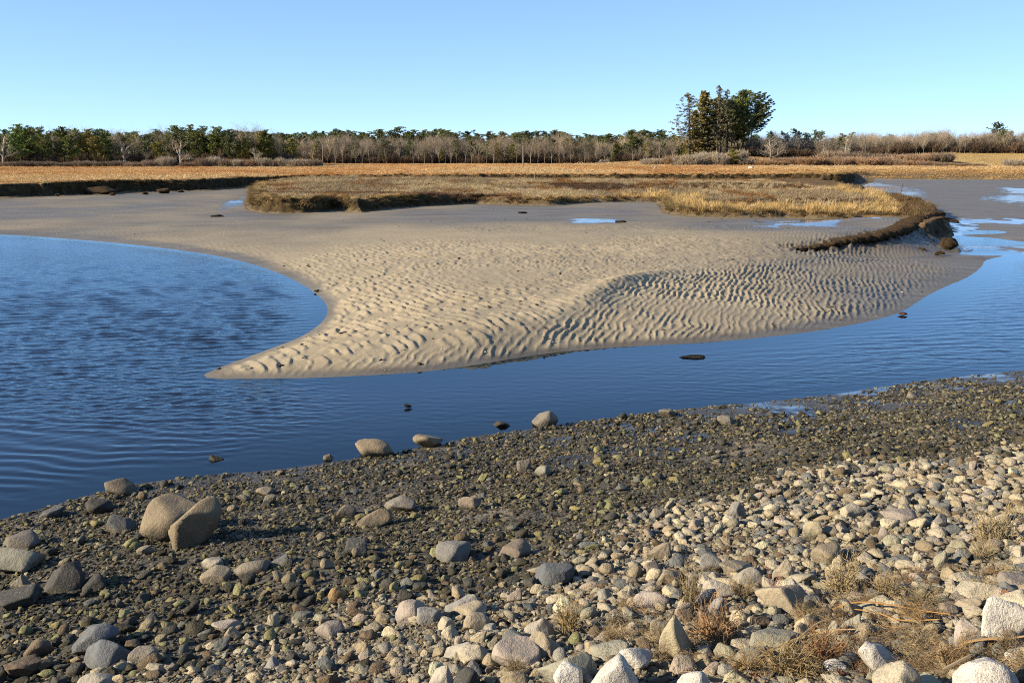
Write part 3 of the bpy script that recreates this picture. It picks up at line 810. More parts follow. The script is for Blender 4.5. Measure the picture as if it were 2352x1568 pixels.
for i, (b, p) in enumerate(zip(BOULD, BH)):
    x0, x1, y0, y1, cn, shp, lab = b
    depth = p[1] * _cp + (H - p[2]) * _sp
    w = (x1 - x0) / 3733.3 * depth; v = (y1 - y0) / 3733.3 * depth
    th = math.atan2(H - p[2], p[1])
    kd = dict(slab=.8, round=.92, peak=.8).get(shp, .78)
    dp = kd * w
    h = float(np.clip((v - dp * math.sin(th) * .62) / math.cos(th), .36 * w, 1.1 * w)) * 1.55
    soft = shp in ('dome', 'round')
    vv, ff = rock_verts(1000 + i, 5 if w > .3 and p[1] < 9 else 4, 14 if soft else 18, 16. if soft else 110., shp, .075 if soft else .035)
    vv = vv * np.array([w, dp, h]) * 1.04
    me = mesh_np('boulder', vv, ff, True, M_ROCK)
    o = link('boulder', me)
    cx, cy = p[0] * (1 + dp * .45 / p[1]), p[1] + dp * .45
    gz = float(terrain(np.array([cx]), np.array([cy]), False)[0][0]); gz = max(gz, -.08)
    o.location = (cx, cy, min(gz, p[2] + .06) + h * .25)
    vcol = np.array(COLS[cn]) * (1 + .08 * rng.normal())
    shore_st = y1 < 2300 and cn not in ('white', 'cream', 'yellow', 'pink')
    o.color = (*(vcol * (np.array([.84, .79, .72]) if y1 < 2100 and b[0] < 1900 else 1.0 if y1 < 2230 else 1.2)), 1.0 if cn in ('white', 'cream') and y1 > 2240 else (.5 if y1 > 2040 and cn != 'barn' else .15))
    tag(o, lab, 'boulder', 'boulders strewn over the shore')
    foot.append((cx, cy, w * .5, dp * .5, o.location[2], h)); LAND.append((cx, cy, lab, (x0 + x1) / 2, (y0 + y1) / 2))
foot = np.array(foot)

# prototypes shared by the cobbles and the pebbles
PROTO = []
PNAME = ['rounded', 'angular', 'flat', 'egg shaped', 'blocky', 'pointed']
for k in range(18):
    t = k % 6
    vv, ff = rock_verts(300 + k, 3, 12 if t in (0, 3) else 10, 16. if t in (0, 3) else 150., 'peak' if t == 5 else 'block', .03, .40 if t in (0, 3) else .28, .78 if t in (0, 3) else .62)
    PROTO.append((mesh_np('cobble', vv, ff, True, M_COB), t))
PEB = bpy.data.collections.new('pebble_shapes')
for k in range(18):
    t = k % 6
    vv, ff = rock_verts(500 + k, 3 if k % 2 else 2, 11 if t in (0, 3) else 9, 16. if t in (0, 3) else 120., 'block', .035, .36 if t in (0, 3) else .28, .76 if t in (0, 3) else .60)
    me = mesh_np('pebble', vv, ff, True, M_PEB)
    PEB.objects.link(bpy.data.objects.new('pebble_%02d' % k, me))
PDIM = {0: (1, .9, .72), 1: (1, .8, .62), 2: (1, .75, .34), 3: (1, .68, .58), 4: (1, .8, .6), 5: (1, .8, .62)}

def scatter(name, pts, rot, scl, idx, col, coll, label=None, cat=None, kind='stuff'):
    me = bpy.data.meshes.new(name)
    me.vertices.add(len(pts)); me.vertices.foreach_set('co', np.asarray(pts, np.float32).ravel())
    attr_v(me, 'rot', rot); attr_v(me, 'scl', scl); attr_i(me, 'idx', idx); attr_c(me, 'col', col)
    o = link(name, me)
    g = bpy.data.node_groups.new(name + '_scatter', 'GeometryNodeTree')
    g.interface.new_socket('Geometry', in_out='INPUT', socket_type='NodeSocketGeometry')
    g.interface.new_socket('Geometry', in_out='OUTPUT', socket_type='NodeSocketGeometry')
    gi = g.nodes.new('NodeGroupInput'); go = g.nodes.new('NodeGroupOutput')
    ip = g.nodes.new('GeometryNodeInstanceOnPoints'); ci = g.nodes.new('GeometryNodeCollectionInfo')
    ci.inputs['Collection'].default_value = coll; ci.inputs['Separate Children'].default_value = True; ci.inputs['Reset Children'].default_value = True
    def na(n, t):
        a = g.nodes.new('GeometryNodeInputNamedAttribute'); a.data_type = t; a.inputs[0].default_value = n; return a.outputs[0]
    er = g.nodes.new('FunctionNodeEulerToRotation')
    L = g.links.new
    L(gi.outputs[0], ip.inputs['Points']); L(ci.outputs[0], ip.inputs['Instance']); ip.inputs['Pick Instance'].default_value = True
    L(na('idx', 'INT'), ip.inputs['Instance Index']); L(na('rot', 'FLOAT_VECTOR'), er.inputs[0]); L(er.outputs[0], ip.inputs['Rotation']); L(na('scl', 'FLOAT_VECTOR'), ip.inputs['Scale'])
    L(ip.outputs[0], go.inputs[0])
    m = o.modifiers.new('scatter', 'NODES'); m.node_group = g
    tag(o, label, cat, None, kind)
    return o

# stones of the beach, dropped without overlaps, large ones first
sr = np.random.default_rng(21)
N = 210000
cy = 3.4 + 15.5 * sr.random(N) ** 1.15; cx = (sr.random(N) * 1.36 - .68) * (cy + .8)
_, ms = terrain(cx, cy, False)
near = ms['near'] > .5; dn = ms['dn']; dry = ms['dry']
rl = sstep(-3, 7, cx)
med = np.where(dry > .5, .022 + .018 * rl, .024 + .010 * sstep(12, 8, cy)) * (1 + .25 * fbm(cx / .9, cy / .9, 171, 2))
size = med * np.exp(sr.normal(0, .74, N)); size = np.clip(size, .018, .175)
keep = near & (dn > .15) & (sr.random(N) < np.where(dry > .5, 1.0, .40))
keep &= (size > .020)
cx, cy, size, dry, dn, rl = cx[keep], cy[keep], size[keep], dry[keep], dn[keep], rl[keep]
o_ = np.argsort(-size); cx, cy, size, dry, dn, rl = cx[o_], cy[o_], size[o_], dry[o_], dn[o_], rl[o_]
inb = np.zeros(len(cx), bool)
for f_ in foot:
    inb |= ((cx - f_[0]) / (f_[2] * .92)) ** 2 + ((cy - f_[1]) / (f_[3] * .92)) ** 2 < 1
grid = {}; acc = []
CELL = .22
for i in range(len(cx)):
    if inb[i]: continue
    if size[i] < .040:
        acc.append(i); continue
    gx, gy = int(cx[i] // CELL), int(cy[i] // CELL); ok = True; r = size[i] * .40
    for a in (-1, 0, 1):
        for b_ in (-1, 0, 1):
            for j in grid.get((gx + a, gy + b_), ()):
                if (cx[i] - cx[j]) ** 2 + (cy[i] - cy[j]) ** 2 < (r + size[j] * .40) ** 2: ok = False; break
            if not ok: break
        if not ok: break
    if ok: grid.setdefault((gx, gy), []).append(i); acc.append(i)
acc = np.array(acc); cx, cy, size, dry, dn, rl = cx[acc], cy[acc], size[acc], dry[acc], dn[acc], rl[acc]
cz, _ = terrain(cx, cy)
DRYC = ['pale', 'pale', 'tan', 'cream', 'cream', 'grey', 'pink', 'tan', 'blue', 'green', 'brown']
WETC = ['weed', 'dark', 'dark', 'weed', 'brown', 'green', 'barn', 'blue', 'weed', 'tan', 'dark']
ci_ = sr.integers(0, 11, len(cx))
wetc = np.array([COLS[c] for c in WETC]) * [.82, .78, .62]; wetc[[5, 9]] *= [.8, .85, .6]; wetc *= 1.4
dryc = np.array([COLS[c] for c in DRYC]) * np.array([1.32, 1.27, 1.15])
isdry = dry + sr.normal(0, .22, len(cx)) > .5
col = np.where(isdry[:, None], dryc[ci_], wetc[ci_]) * (1 + .14 * sr.normal(size=(len(cx), 1)))
col = np.clip(col, .01, .8)
prot = sr.integers(0, 18, len(cx)); prot = np.where((prot % 6 == 0) & (sr.random(len(cx)) < .6), prot + sr.integers(1, 6, len(cx)) // 2 * 2 % 6, prot) % 18; typ = prot % 6
dim = np.array([PDIM[k] for k in range(6)])[typ] * size[:, None] * sr.uniform(.85, 1.15, (len(cx), 3))
rot = np.stack([sr.normal(0, .22, len(cx)), sr.normal(0, .22, len(cx)), sr.uniform(0, 6.28, len(cx))], -1)
pz = cz + dim[:, 2] * sr.uniform(.18, .34, len(cx))
pos = np.stack([cx, cy, pz], -1)
dpt = cy * _cp + (H - pz) * _sp
sxp = cx / dpt * FD + 1176; syp = 784 - (cy * _sp + (pz - H) * _cp) / dpt * FD
scr = size / dpt
inv = (sxp > -10) & (sxp < 2362) & (syp < 1575)
rank = np.argsort(-np.where(inv, scr, 0))
NC = 165
big = rank[:NC]
isbig = np.zeros(len(cx), bool); isbig[big] = True
used_lab = {}
LX = np.array([l[3] for l in LAND]); LY = np.array([l[4] for l in LAND])
tmp = []
for i in big:
    px, py = sxp[i] * 1.6327, syp[i] * 1.6327
    dd = (LX - px) ** 2 + ((LY - py) * 1.3) ** 2
    j = int(np.argmin(dd)); tmp.append((j, math.sqrt(dd[j]), i, px, py))
tmp.sort()
cnt = {}
ORD = ['nearest', 'second nearest', 'third nearest', 'fourth nearest', 'fifth nearest', 'sixth nearest', 'seventh nearest', 'eighth nearest', 'ninth nearest', 'tenth nearest']
def short(lab):
    w = lab.split()
    for stop in ('tucked', 'with', 'in', 'cut', 'just', 'standing', 'lying', 'nearest', 'by', 'right', 'above', 'left', 'near', 'leaning', 'at', 'on', 'behind', 'among', 'half', 'alone', 'beside', 'directly', 'directly', 'of', 'between', 'touching', 'below', 'where', 'stained', 'pointing', 'under', 'second', 'leftmost', 'shaded'):
        if stop in w[2:]: w = w[:2 + w[2:].index(stop)]
    return ' '.join(w)
SH = [short(l[2]) for l in LAND]
for j, dj, i, px, py in tmp:
    cname = CNAME[(DRYC if isdry[i] else WETC)[ci_[i]]]
    side = ('right' if px > LX[j] else 'left') if abs(px - LX[j]) > abs(py - LY[j]) else ('front' if py > LY[j] else 'back')
    where = {'right': 'right of', 'left': 'left of', 'front': 'in front of', 'back': 'behind'}[side]
    key = (cname, typ[i], where, SH[j]); k = cnt.get(key, 0); cnt[key] = k + 1
    nm = SH[j] if SH.count(SH[j]) == 1 else LAND[j][2]
    lab = f"{cname} {PNAME[typ[i]]} cobble {where} the {nm}"
    if len(lab.split()) > 13: lab = ' '.join(lab.split()[:14])
    if k: lab = f"{ORD[min(k, 9)]} {lab}"
    n_ = 2
    while lab in used_lab:
        lab = ORD[min(n_, 9)] + ' ' + ' '.join(lab.replace(ORD[min(n_ - 1, 9)], '').split()); n_ += 1
    used_lab[lab] = 1
    o = link('cobble', PROTO[prot[i]][0])
    o.location = pos[i]; o.rotation_euler = rot[i]; o.scale = dim[i]
    o.color = (*col[i], .5 if isdry[i] else .1)
    tag(o, lab, 'cobble', 'larger loose cobbles on the beach')
rest = ~isbig
gran = np.where(isdry, .5, .1)
scatter('beach_stones', pos[rest], rot[rest], dim[rest], prot[rest], np.concatenate([col, gran[:, None]], 1)[rest], PEB, 'countless small loose stones covering the near beach', 'stones')
print('stones', len(cx))
# fine gravel between them
N = 230000
gy = 3.4 + 21 * sr.random(N) ** .95; gx = (sr.random(N) * 1.3 - .65) * (gy + .5)
gz, gm_ = terrain(gx, gy)
nearg = (gm_['near'] > .5) & (gm_['dn'] > .02) 
dens_ = np.where(gm_['dry'] > .5, .9, .85 - .75 * sstep(.15, .45, fbm(gx / 1.3, gy / 1.0, 131, 3) ))
dens_ = dens_ * (1 - .7 * gm_['pud'])
k = nearg & (sr.random(N) < dens_)
gx, gy, gz = gx[k], gy[k], gz[k]; gd = gm_['dry'][k]
n = len(gx)
gs = np.clip((.015 + .0010 * gy) * np.exp(sr.normal(0, .58, n)), .009, .09)
gi = sr.integers(0, 11, n)
WG = np.array([COLS[c] for c in ['weed', 'dark', 'weed', 'brown', 'weed', 'barn', 'green', 'green', 'dark', 'barn', 'pale']]) * [.95, .92, .72]
WG[[6, 7]] *= [.75, .73, .56]; WG *= 1.2; WG[9:] *= .85
gc = np.where((gd + sr.normal(0, .2, n) > .5)[:, None], dryc[gi] * .88, WG[gi]) * (1 + .2 * sr.normal(size=(n, 1)))
gp = sr.integers(0, 18, n)
gdim = np.array([PDIM[q_] for q_ in range(6)])[gp % 6] * gs[:, None] * [1.1, 1, .72]
grot = np.stack([sr.normal(0, .35, n), sr.normal(0, .35, n), sr.uniform(0, 6.28, n)], -1)
scatter('gravel', np.stack([gx, gy, gz + gdim[:, 2] * .22], -1), grot, gdim, gp, np.concatenate([np.clip(gc, .01, .8), np.full((n, 1), .3)], 1), PEB, 'fine dark wet gravel and pebbles of the tidal beach', 'gravel')
print('gravel', n)
# ------------------------------------------------------------------ marsh grass
def blades(seed, n, h, spread, lean, w, segs=3, droop=0.0):
    r = np.random.default_rng(seed); V_ = []; F_ = []
    for i in range(n):
        a = r.uniform(0, 6.28); b = np.array([math.cos(a), math.sin(a), 0]) * spread * math.sqrt(r.random())
        t = r.uniform(0, 6.28); side = np.array([math.cos(t), math.sin(t), 0])
        hh = h * r.uniform(.6, 1.1); ld = np.array([lean + r.normal(0, .22), r.normal(0, .25), 0]) * hh
        ww = w * r.uniform(.7, 1.3); base = len(V_)
        for k in range(segs):
            u = k / segs
            p = b + np.array([0, 0, 1]) * hh * (u - droop * u * u * 1.35) + ld * (u ** 1.5)
            V_.append(p - side * ww * (1 - .6 * u)); V_.append(p + side * ww * (1 - .6 * u))
            if k: F_.append((base + 2 * k - 2, base + 2 * k - 1, base + 2 * k + 1, base + 2 * k))
        p = b + np.array([0, 0, 1]) * hh * (1 - droop * 1.35) + ld
        V_.append(p); V_.append(p + side * ww * .1)
        F_.append((base + 2 * segs - 2, base + 2 * segs - 1, base + 2 * segs + 1, base + 2 * segs))
    return np.array(V_), np.array(F_)
def straw_mat(name, src):
    q = NT(name)
    if src == 'inst': col = q.attr('col', 'INSTANCER').outputs['Color']
    else: col = q.n('ShaderNodeObjectInfo').outputs['Color']
    geo = q.n('ShaderNodeNewGeometry'); rnd = geo.outputs['Random Per Island']
    a = q.mix(q.rng(rnd, 0, 1, .0, .55), col, q.mix(1.0, col, (.5, .45, .4), 'MULTIPLY'))
    q.base(a, .7, .15, alb=.8); a = q.mix(1.0, a, (.8, .8, .8), 'MULTIPLY')
    tl = q.n('ShaderNodeBsdfTranslucent', ins={0: a})
    mx = q.n('ShaderNodeMixShader', ins={0: .22, 1: q.b.outputs[0], 2: tl.outputs[0]})
    q.t.links.new(mx.outputs[0], q.o.inputs[0])
    return q.m
M_STRAW = straw_mat('dry_straw', 'inst')
M_STRAWO = straw_mat('dry_stalk', 'obj')
GRS = bpy.data.collections.new('grass_shapes')
for k in range(12):
    if k < 4: v_, f_ = blades(40 + k, 26, 1.0, .32, .12, .016)
    elif k < 8: v_, f_ = blades(60 + k, 34, 1.0, .30, .75, .018, 4, .55)
    else: v_, f_ = blades(80 + k, 40, .55, .75, .30, .030, 2, .2)
    GRS.objects.link(bpy.data.objects.new('tuft_%02d' % k, mesh_np('tuft', v_, f_, False, M_STRAW)))
gr = np.random.default_rng(5)
def grass(name, x, y, h, wdt, col, idx, azim, label, cat, sink=.03, tilt=.12):
    z, _ = terrain(x, y)
    n = len(x)
    rot = np.stack([gr.normal(0, tilt, n), gr.normal(0, tilt, n), azim], -1)
    col = np.clip(col * (1 + .16 * gr.normal(size=(n, 1))), .01, .8)
    return scatter(name, np.stack([x, y, z - sink], -1), rot, np.stack([wdt, wdt, h], -1), idx, np.concatenate([col, np.ones((n, 1))], 1), GRS, label, cat)

# island cordgrass
N = 62000
gx = gr.uniform(-34, 40, N); gy = 44 + (gr.random(N) ** 1.35) * 118
_, gm_ = terrain(gx, gy)
si = gm_['si']; sx = gx / gy * FD + 1176
Pg = at_y(0, 0, 1)
k = (si > .1) & (gm_['isl'] > .35) & (gm_['sb'] < 0)
gx, gy, si, sx = gx[k], gy[k], si[k], sx[k]; n = len(gx)
e = 1.2                                       # gradient of the island outline: which way the edge faces
s1 = sdf(gx + e, gy, ISLAND[:, :2]); s2 = sdf(gx, gy + e, ISLAND[:, :2])
out = np.arctan2(-(s2 - si), -(s1 - si))
DK = [tr(p)[:, :2] for p in ([(1240, 424, 1.2), (1500, 423, 1.2), (1850, 424, 1.2), (1880, 433, 1.2), (1500, 437, 1.2), (1300, 438, 1.2)],
      [(1560, 457, 1.15), (2000, 456, 1.15), (2125, 468, 1.1), (1950, 476, 1.1), (1750, 474, 1.1), (1580, 470, 1.15)],
      [(560, 436, 1.8), (900, 440, 1.6), (1200, 445, 1.5), (1200, 450, 1.5), (900, 447, 1.6), (600, 444, 1.7)],
      [(830, 423.5, 1.5), (1010, 424, 1.5), (1010, 427, 1.5), (830, 427, 1.5)])]
dk = np.full(n, -9.)
for p_ in DK: dk = np.maximum(dk, sdf(gx, gy, p_))
nz_ = fbm(gx / 2.5, gy / 4, 141, 3)
dark = dk + nz_ * 1.6 > .3
edge = si < 1.5 + .9 * nz_
right = sx + 120 * nz_ > 1430
tip = sx > 2010 + 60 * nz_
tall = right & ((si < 4.2 + 1.5 * nz_) | ((gy > 62) & (gy < 92) & (sx > 1430) & ~dark & (nz_ > -.1)))
left_edge = edge & ~right
h = np.where(tall, gr.uniform(.4, .8, n) * np.where(tip, .62, 1), np.where(left_edge, gr.uniform(.6, 1.05, n), gr.uniform(.22, .42, n)))
h = np.where(dark & ~left_edge, gr.uniform(.12, .24, n), h)
stalk = gr.random(n) < .10
h = np.where(dark & stalk & right, gr.uniform(.4, .7, n), h)
gold = np.array([.62, .44, .19]); pale_ = np.array([.52, .41, .24]); grey_ = np.array([.36, .28, .17]); brn = np.array([.105, .062, .035]); rust = np.array([.30, .165, .065]); oliv = np.array([.31, .225, .10])
col = np.where((tall | left_edge)[:, None], gold * (.8 + .35 * gr.random((n, 1))), np.where((fbm(gx / 6, gy / 14, 151, 3) > .05)[:, None], pale_, grey_))
col = np.where((left_edge & (si < .75))[:, None], oliv, col)
col = np.where((~tall & ~left_edge & (fbm(gx / 4, gy / 10, 157, 3) > .28))[:, None], rust, col)
col = np.where((dark & ~(stalk & right))[:, None], np.where((dk[:, None] > -1) & (sx[:, None] < 1250), brn * 2.0, brn), col)
tipc = np.array([.17, .115, .055])
col = np.where((tip & (si < 3))[:, None], tipc * (.6 + .8 * gr.random((n, 1))), col)
col = np.where((tall & (si < .6))[:, None], oliv * .8, col)
idx = np.where(left_edge, gr.integers(4, 8, n), np.where(tall, np.where(gr.random(n) < .45, gr.integers(4, 8, n), gr.integers(0, 4, n)), np.where(gr.random(n) < .5, gr.integers(0, 4, n), gr.integers(8, 12, n))))
az = np.where(edge, out + gr.normal(0, .5, n), gr.normal(-.5, .7, n))
cl_ = vnoise(gx / .9, gy / 1.1, 177) * .6 + vnoise(gx / 2.1, gy / 2.1, 178) * .5
h = h * np.clip(.85 + .75 * cl_, .3, 1.5)
h = np.where(tip & (si < .9), h * .5, h)
wd = np.where(dark, .75, np.where(idx >= 8, .9, .85)) * gr.uniform(.7, 1.25, n)
kp = ~(tip & (si < 1.1) & (gr.random(n) < .8)) & ~((cl_ < -.42) & edge)
gx, gy, h, wd, col, idx, az = gx[kp], gy[kp], h[kp], wd[kp], col[kp], idx[kp], az[kp]
grass('cordgrass', gx, gy, h, wd, col, idx, az, 'straw coloured cordgrass covering the low marsh island', 'grass', .04)

# far meadow of salt hay
N = 100000
u = gr.random(N); gy = 1 / (1 / 118 + (1 / 430 - 1 / 118) * u); gx = (gr.random(N) * 1.5 - .75) * gy
sb = sdf(gx, gy, MARSH[:, :2])
k = sb > .15
gx, gy, sb = gx[k], gy[k], sb[k]; n = len(gx)
sx = gx / gy * FD + 1176
nz_ = fbm(gx / 18, gy / 40, 161, 4)
edge = (sb < 1.6) & (sx < 1970)
# winding creeks and darker, flattened swathes
org = np.array([.76, .455, .205]); gol = np.array([.76, .53, .275]); rus = np.array([.58, .32, .125]); pal = np.array([.44, .32, .155])
t = fbm(gx / 30, gy / 70, 163, 3)[:, None]
col = org * (1 - sstep(.0, .35, t)) + gol * sstep(.0, .35, t)
col = np.where(nz_[:, None] < -.25, rus, col)
rgt = sstep(1500, 1950, sx)[:, None] * (gr.random((n, 1)) * .6 + .4)
col = col * (1 - rgt) + np.where(sb[:, None] < 30, np.array([.50, .35, .145]), gol) * rgt
col = np.where((edge & (sb < .8))[:, None], np.array([.22, .145, .055]), col)
h = np.where(edge, gr.uniform(.35, .6, n), gr.uniform(.14, .32, n) * (1 + .5 * (nz_ > .1)))
idx = np.where(edge, gr.integers(4, 8, n), gr.integers(8, 12, n))
az = np.where(edge, -math.pi / 2 + gr.normal(0, .6, n), gr.normal(-.4, .8, n))
wd = np.where(edge, .9, 1.0 + gy / 260)
grass('meadow_grass', gx, gy, h, wd, col, idx, az, 'rust and gold salt hay covering the wide flat marsh', 'grass', .04)
# ------------------------------------------------------------------ trees
class Geo:
    def __init__(s): s.v = []; s.f = []; s.n = 0
    def quads(s, c, u, v):
        c = np.asarray(c); m = len(c)
        q = np.stack([c - u - v, c + u - v, c + u + v, c - u + v], 1).reshape(-1, 3)
        s.v.append(q); s.f.append(np.arange(4 * m).reshape(-1, 4) + s.n); s.n += 4 * m
    def tube(s, pts, rad, k=5):
        pts = np.asarray(pts, float); m = len(pts); d = np.gradient(pts, axis=0)
        d /= np.linalg.norm(d, axis=1)[:, None] + 1e-9
        ref = np.where(np.abs(d[:, 2:3]) > .9, np.array([[1., 0, 0]]), np.array([[0., 0, 1]]))
        a = np.cross(d, ref); a /= np.linalg.norm(a, axis=1)[:, None] + 1e-9; b = np.cross(d, a)
        th = np.arange(k) / k * 6.28318
        ring = pts[:, None] + (np.cos(th)[None, :, None] * a[:, None] + np.sin(th)[None, :, None] * b[:, None]) * np.asarray(rad)[:, None, None]
        s.v.append(ring.reshape(-1, 3))
        i = np.arange(m - 1)[:, None] * k; j = np.arange(k)[None]; j2 = (j + 1) % k
        s.f.append((np.stack([i + j, i + j2, i + k + j2, i + k + j], -1)).reshape(-1, 4) + s.n); s.n += m * k
    def mesh(s, name, mat, smooth=False):
        return mesh_np(name, np.concatenate(s.v), np.concatenate(s.f), smooth, mat)

def needles(G, r, c, n, rad, s, flat=.6, up=.35):
    """leaf clump: n small sprays around each centre"""
    c = np.repeat(np.asarray(c), n, 0); m = len(c)
    o = r.normal(size=(m, 3)); o /= np.linalg.norm(o, axis=1)[:, None]; o *= (r.random((m, 1)) ** .5) * rad; o[:, 2] *= flat
    p = c + o
    a = r.uniform(0, 6.28, m); t = r.normal(0, .5, m) + up
    u = np.stack([np.cos(a) * np.cos(t), np.sin(a) * np.cos(t), np.sin(t)], -1)
    w = r.normal(size=(m, 3)); v = np.cross(u, w); v /= np.linalg.norm(v, axis=1)[:, None] + 1e-9
    sz = s * r.uniform(.6, 1.4, (m, 1))
    G.quads(p, u * sz, v * sz * .38)

def conifer(seed, style, Ht=14., q=1.0):
    r = np.random.default_rng(seed); T = Geo(); C = Geo()
    bend = r.normal(0, .02, 2); lean = 0.0
    if style == 'flag': bend = np.array([.10, .02])
    zz = np.linspace(0, 1, 9)
    def axis(u): return np.stack([bend[0] * u ** 2 * Ht, bend[1] * u ** 2 * Ht, u * Ht * (.97 if style != 'flag' else .95)], -1)
    tr_ = Ht * (.017 if style != 'flag' else .014)
    T.tube(axis(zz), tr_ * (1 - .85 * zz) + .02, 7)
    b0 = dict(pine=.30, dense=.22, spruce=.06, flag=.42, ftop=.5, sparse=.14, dark=.3)[style]
    nl = int(dict(pine=30, dense=44, spruce=80, flag=46, ftop=22, sparse=60, dark=40)[style] * (1 if q <= 1 else 1.5))
    cs = []
    for i in range(nl):
        u = b0 + (1 - b0) * ((i + r.random()) / nl) ** .9
        k = (u - b0) / (1 - b0)
        if style == 'spruce': L = .20 * (1 - k) ** .8 * (.7 + .45 * r.random()) + .012
        elif style == 'sparse': L = .24 * (1 - k) ** .75 * (.5 + .8 * r.random()) + .02
        elif style == 'dense': L = .25 * (math.sin(math.pi * min(1, .22 + .78 * k)) ** .7) * (.6 + .6 * r.random()) + .03
        elif style == 'dark': L = .19 * (math.sin(math.pi * min(1, .25 + .72 * k)) ** .6) * (.6 + .6 * r.random()) + .03
        elif style == 'ftop': L = .26 * (.35 + .65 * k) * (.6 + .6 * r.random())
        elif style == 'flag': L = .30 * (math.sin(math.pi * min(1, .25 + .72 * k)) ** .7) * (.45 + .75 * r.random()) + .02
        else: L = .22 * (math.sin(math.pi * min(1, .25 + .73 * k)) ** .7) * (.45 + .8 * r.random()) + .03
        L *= Ht; a = r.uniform(0, 6.28)
        if style == 'flag':
            a = r.normal(0, .75); L *= 1.15 if abs(a) < 1 else .6
        p0 = axis(np.array([u]))[0]
        if style == 'spruce': dz = lambda t: -.30 * t + .28 * t * t
        elif style == 'sparse': dz = lambda t: -.22 * t + .3 * t * t
        elif style == 'flag': dz = lambda t: .06 * t + .30 * t * t
        else: dz = lambda t: .18 * t + .22 * t * t
        ts = np.linspace(0, 1, 5)
        P = np.stack([p0[0] + np.cos(a) * L * ts, p0[1] + np.sin(a) * L * ts, p0[2] + L * np.array([dz(t) for t in ts])], -1)
        T.tube(P, np.linspace(tr_ * .32 * (1 - .6 * k), .012, 5), 3)
        m = max(2, int(L / Ht * 26))
        for t in np.linspace(.32 if style not in ('spruce', 'dense') else .2, 1, m):
            pp = np.array([p0[0] + np.cos(a) * L * t, p0[1] + np.sin(a) * L * t, p0[2] + L * dz(t)])
            pp += r.normal(0, .012 * Ht, 3) * [1, 1, .5]
            if style == 'sparse' and r.random() < .25: continue
            cs.append(pp)
    if style != 'sparse': cs += [axis(np.array([u]))[0] for u in np.linspace(.9, 1.0, 4)]
    cs = np.array(cs)
    if style == 'flag': needles(C, r, cs, int(12 * q), .025 * Ht, .0145 * Ht / q ** .5, .22, .3)
    elif style in ('spruce',): needles(C, r, cs, int(8 * q), .036 * Ht, .020 * Ht / q ** .5, .8, -.3)
    elif style == 'sparse': needles(C, r, cs, int(6 * q), .022 * Ht, .014 * Ht / q ** .5, .7, -.2)
    else: needles(C, r, cs, int(15 * q), .050 * Ht, .0165 * Ht / q ** .5, .42, .3)
    return T, C

def bare(seed, Ht=12., style='slender'):
    r = np.random.default_rng(seed); T = Geo(); C = Geo()
    segs = []
    def grow(p, d, L, rad, dep, mx):
        n = 3; pts = [p]; q = p
        dd = d
        for i in range(n):
            dd = dd + r.normal(0, .10 if dep else .04, 3) + np.array([0, 0, .06 if dep else 0]); dd = dd / np.linalg.norm(dd)
            q = q + dd * L / n; pts.append(q)
        e = rad * (.62 if dep else .7)
        if dep <= 1: T.tube(pts, np.linspace(rad, e, n + 1), 5 if dep == 0 else 4)
        elif dep <= 2: C.tube(pts, np.linspace(rad, e, n + 1), 3)
        else:
            P = np.array(pts); c = (P[:-1] + P[1:]) / 2; u = (P[1:] - P[:-1]) / 2
            w = r.normal(size=u.shape); v = np.cross(u, w); v /= np.linalg.norm(v, axis=1)[:, None]
            C.quads(c, u, v * max(rad * .6, .0095))
        if dep == mx: return
        nb = 4 if (style == 'spread' and dep < 2) else (6 if dep == 0 else 4 if dep == 1 else 3)
        for k in range(nb):
            t = r.uniform(.3, 1) if dep else r.uniform(.4, 1)
            i = min(n - 1, int(t * n)); bp = pts[i] + (pts[i + 1] - pts[i]) * (t * n - i)
            ax = r.normal(size=3); perp = np.cross(dd, ax); perp /= np.linalg.norm(perp)
            ang = r.uniform(.35, .75) if style == 'slender' else r.uniform(.5, 1.15)
            if style == 'spread' and dep == 0: ang = r.uniform(.7, 1.5)
            nd = dd * math.cos(ang) + perp * math.sin(ang)
            if nd[2] < .05 and dep < 3: nd[2] = abs(nd[2]) + .08
            grow(bp, nd / np.linalg.norm(nd), L * r.uniform(.55, .8), e * r.uniform(.5, .75), dep + 1, mx)
        if dep < 2:
            grow(pts[-1], dd, L * .7, e, dep + 1, mx)
    if style == 'spread': grow(np.zeros(3), np.array([.02, 0, 1.]), .30 * Ht, .030 * Ht, 0, 5)
    else: grow(np.zeros(3), np.array([r.normal(0, .03), 0, 1.]), .48 * Ht, .011 * Ht, 0, 4)
    return T, C

def shrub_mesh(seed, n, mat, wide=1.0):
    r = np.random.default_rng(seed); G = Geo()
    for i in range(n):
        a = r.uniform(0, 6.28); rr = math.sqrt(r.random()) * .8 * wide
        p = np.array([math.cos(a) * rr, math.sin(a) * rr, 0.]); d = np.array([math.cos(a) * .35 * r.random(), math.sin(a) * .35 * r.random(), 1.]) + r.normal(0, .18, 3) * [1, 1, 0]
        hh = r.uniform(.55, 1.0) * (1 - .35 * (rr / wide) ** 2); d /= np.linalg.norm(d)
        pts = [p + d * hh * t + np.array([0, 0, 0]) + r.normal(0, .02, 3) for t in (0, .4, .75, 1)]
        P = np.array(pts); c = (P[:-1] + P[1:]) / 2; u = (P[1:] - P[:-1]) / 2
        for rep in range(2):
            w = r.normal(size=u.shape); v = np.cross(u, w); v /= np.linalg.norm(v, axis=1)[:, None]
            G.quads(c, u, v * .008)
        m = 12; t = r.uniform(.3, 1, m); b = p + d * hh * t[:, None]
        u = d + r.normal(0, .55, (m, 3)); u = u / np.linalg.norm(u, axis=1)[:, None] * r.uniform(.06, .17, (m, 1))
        w = r.normal(size=u.shape); v = np.cross(u, w); v /= np.linalg.norm(v, axis=1)[:, None]
        G.quads(b + u, u, v * .006)
    return G.mesh('shrub', mat)

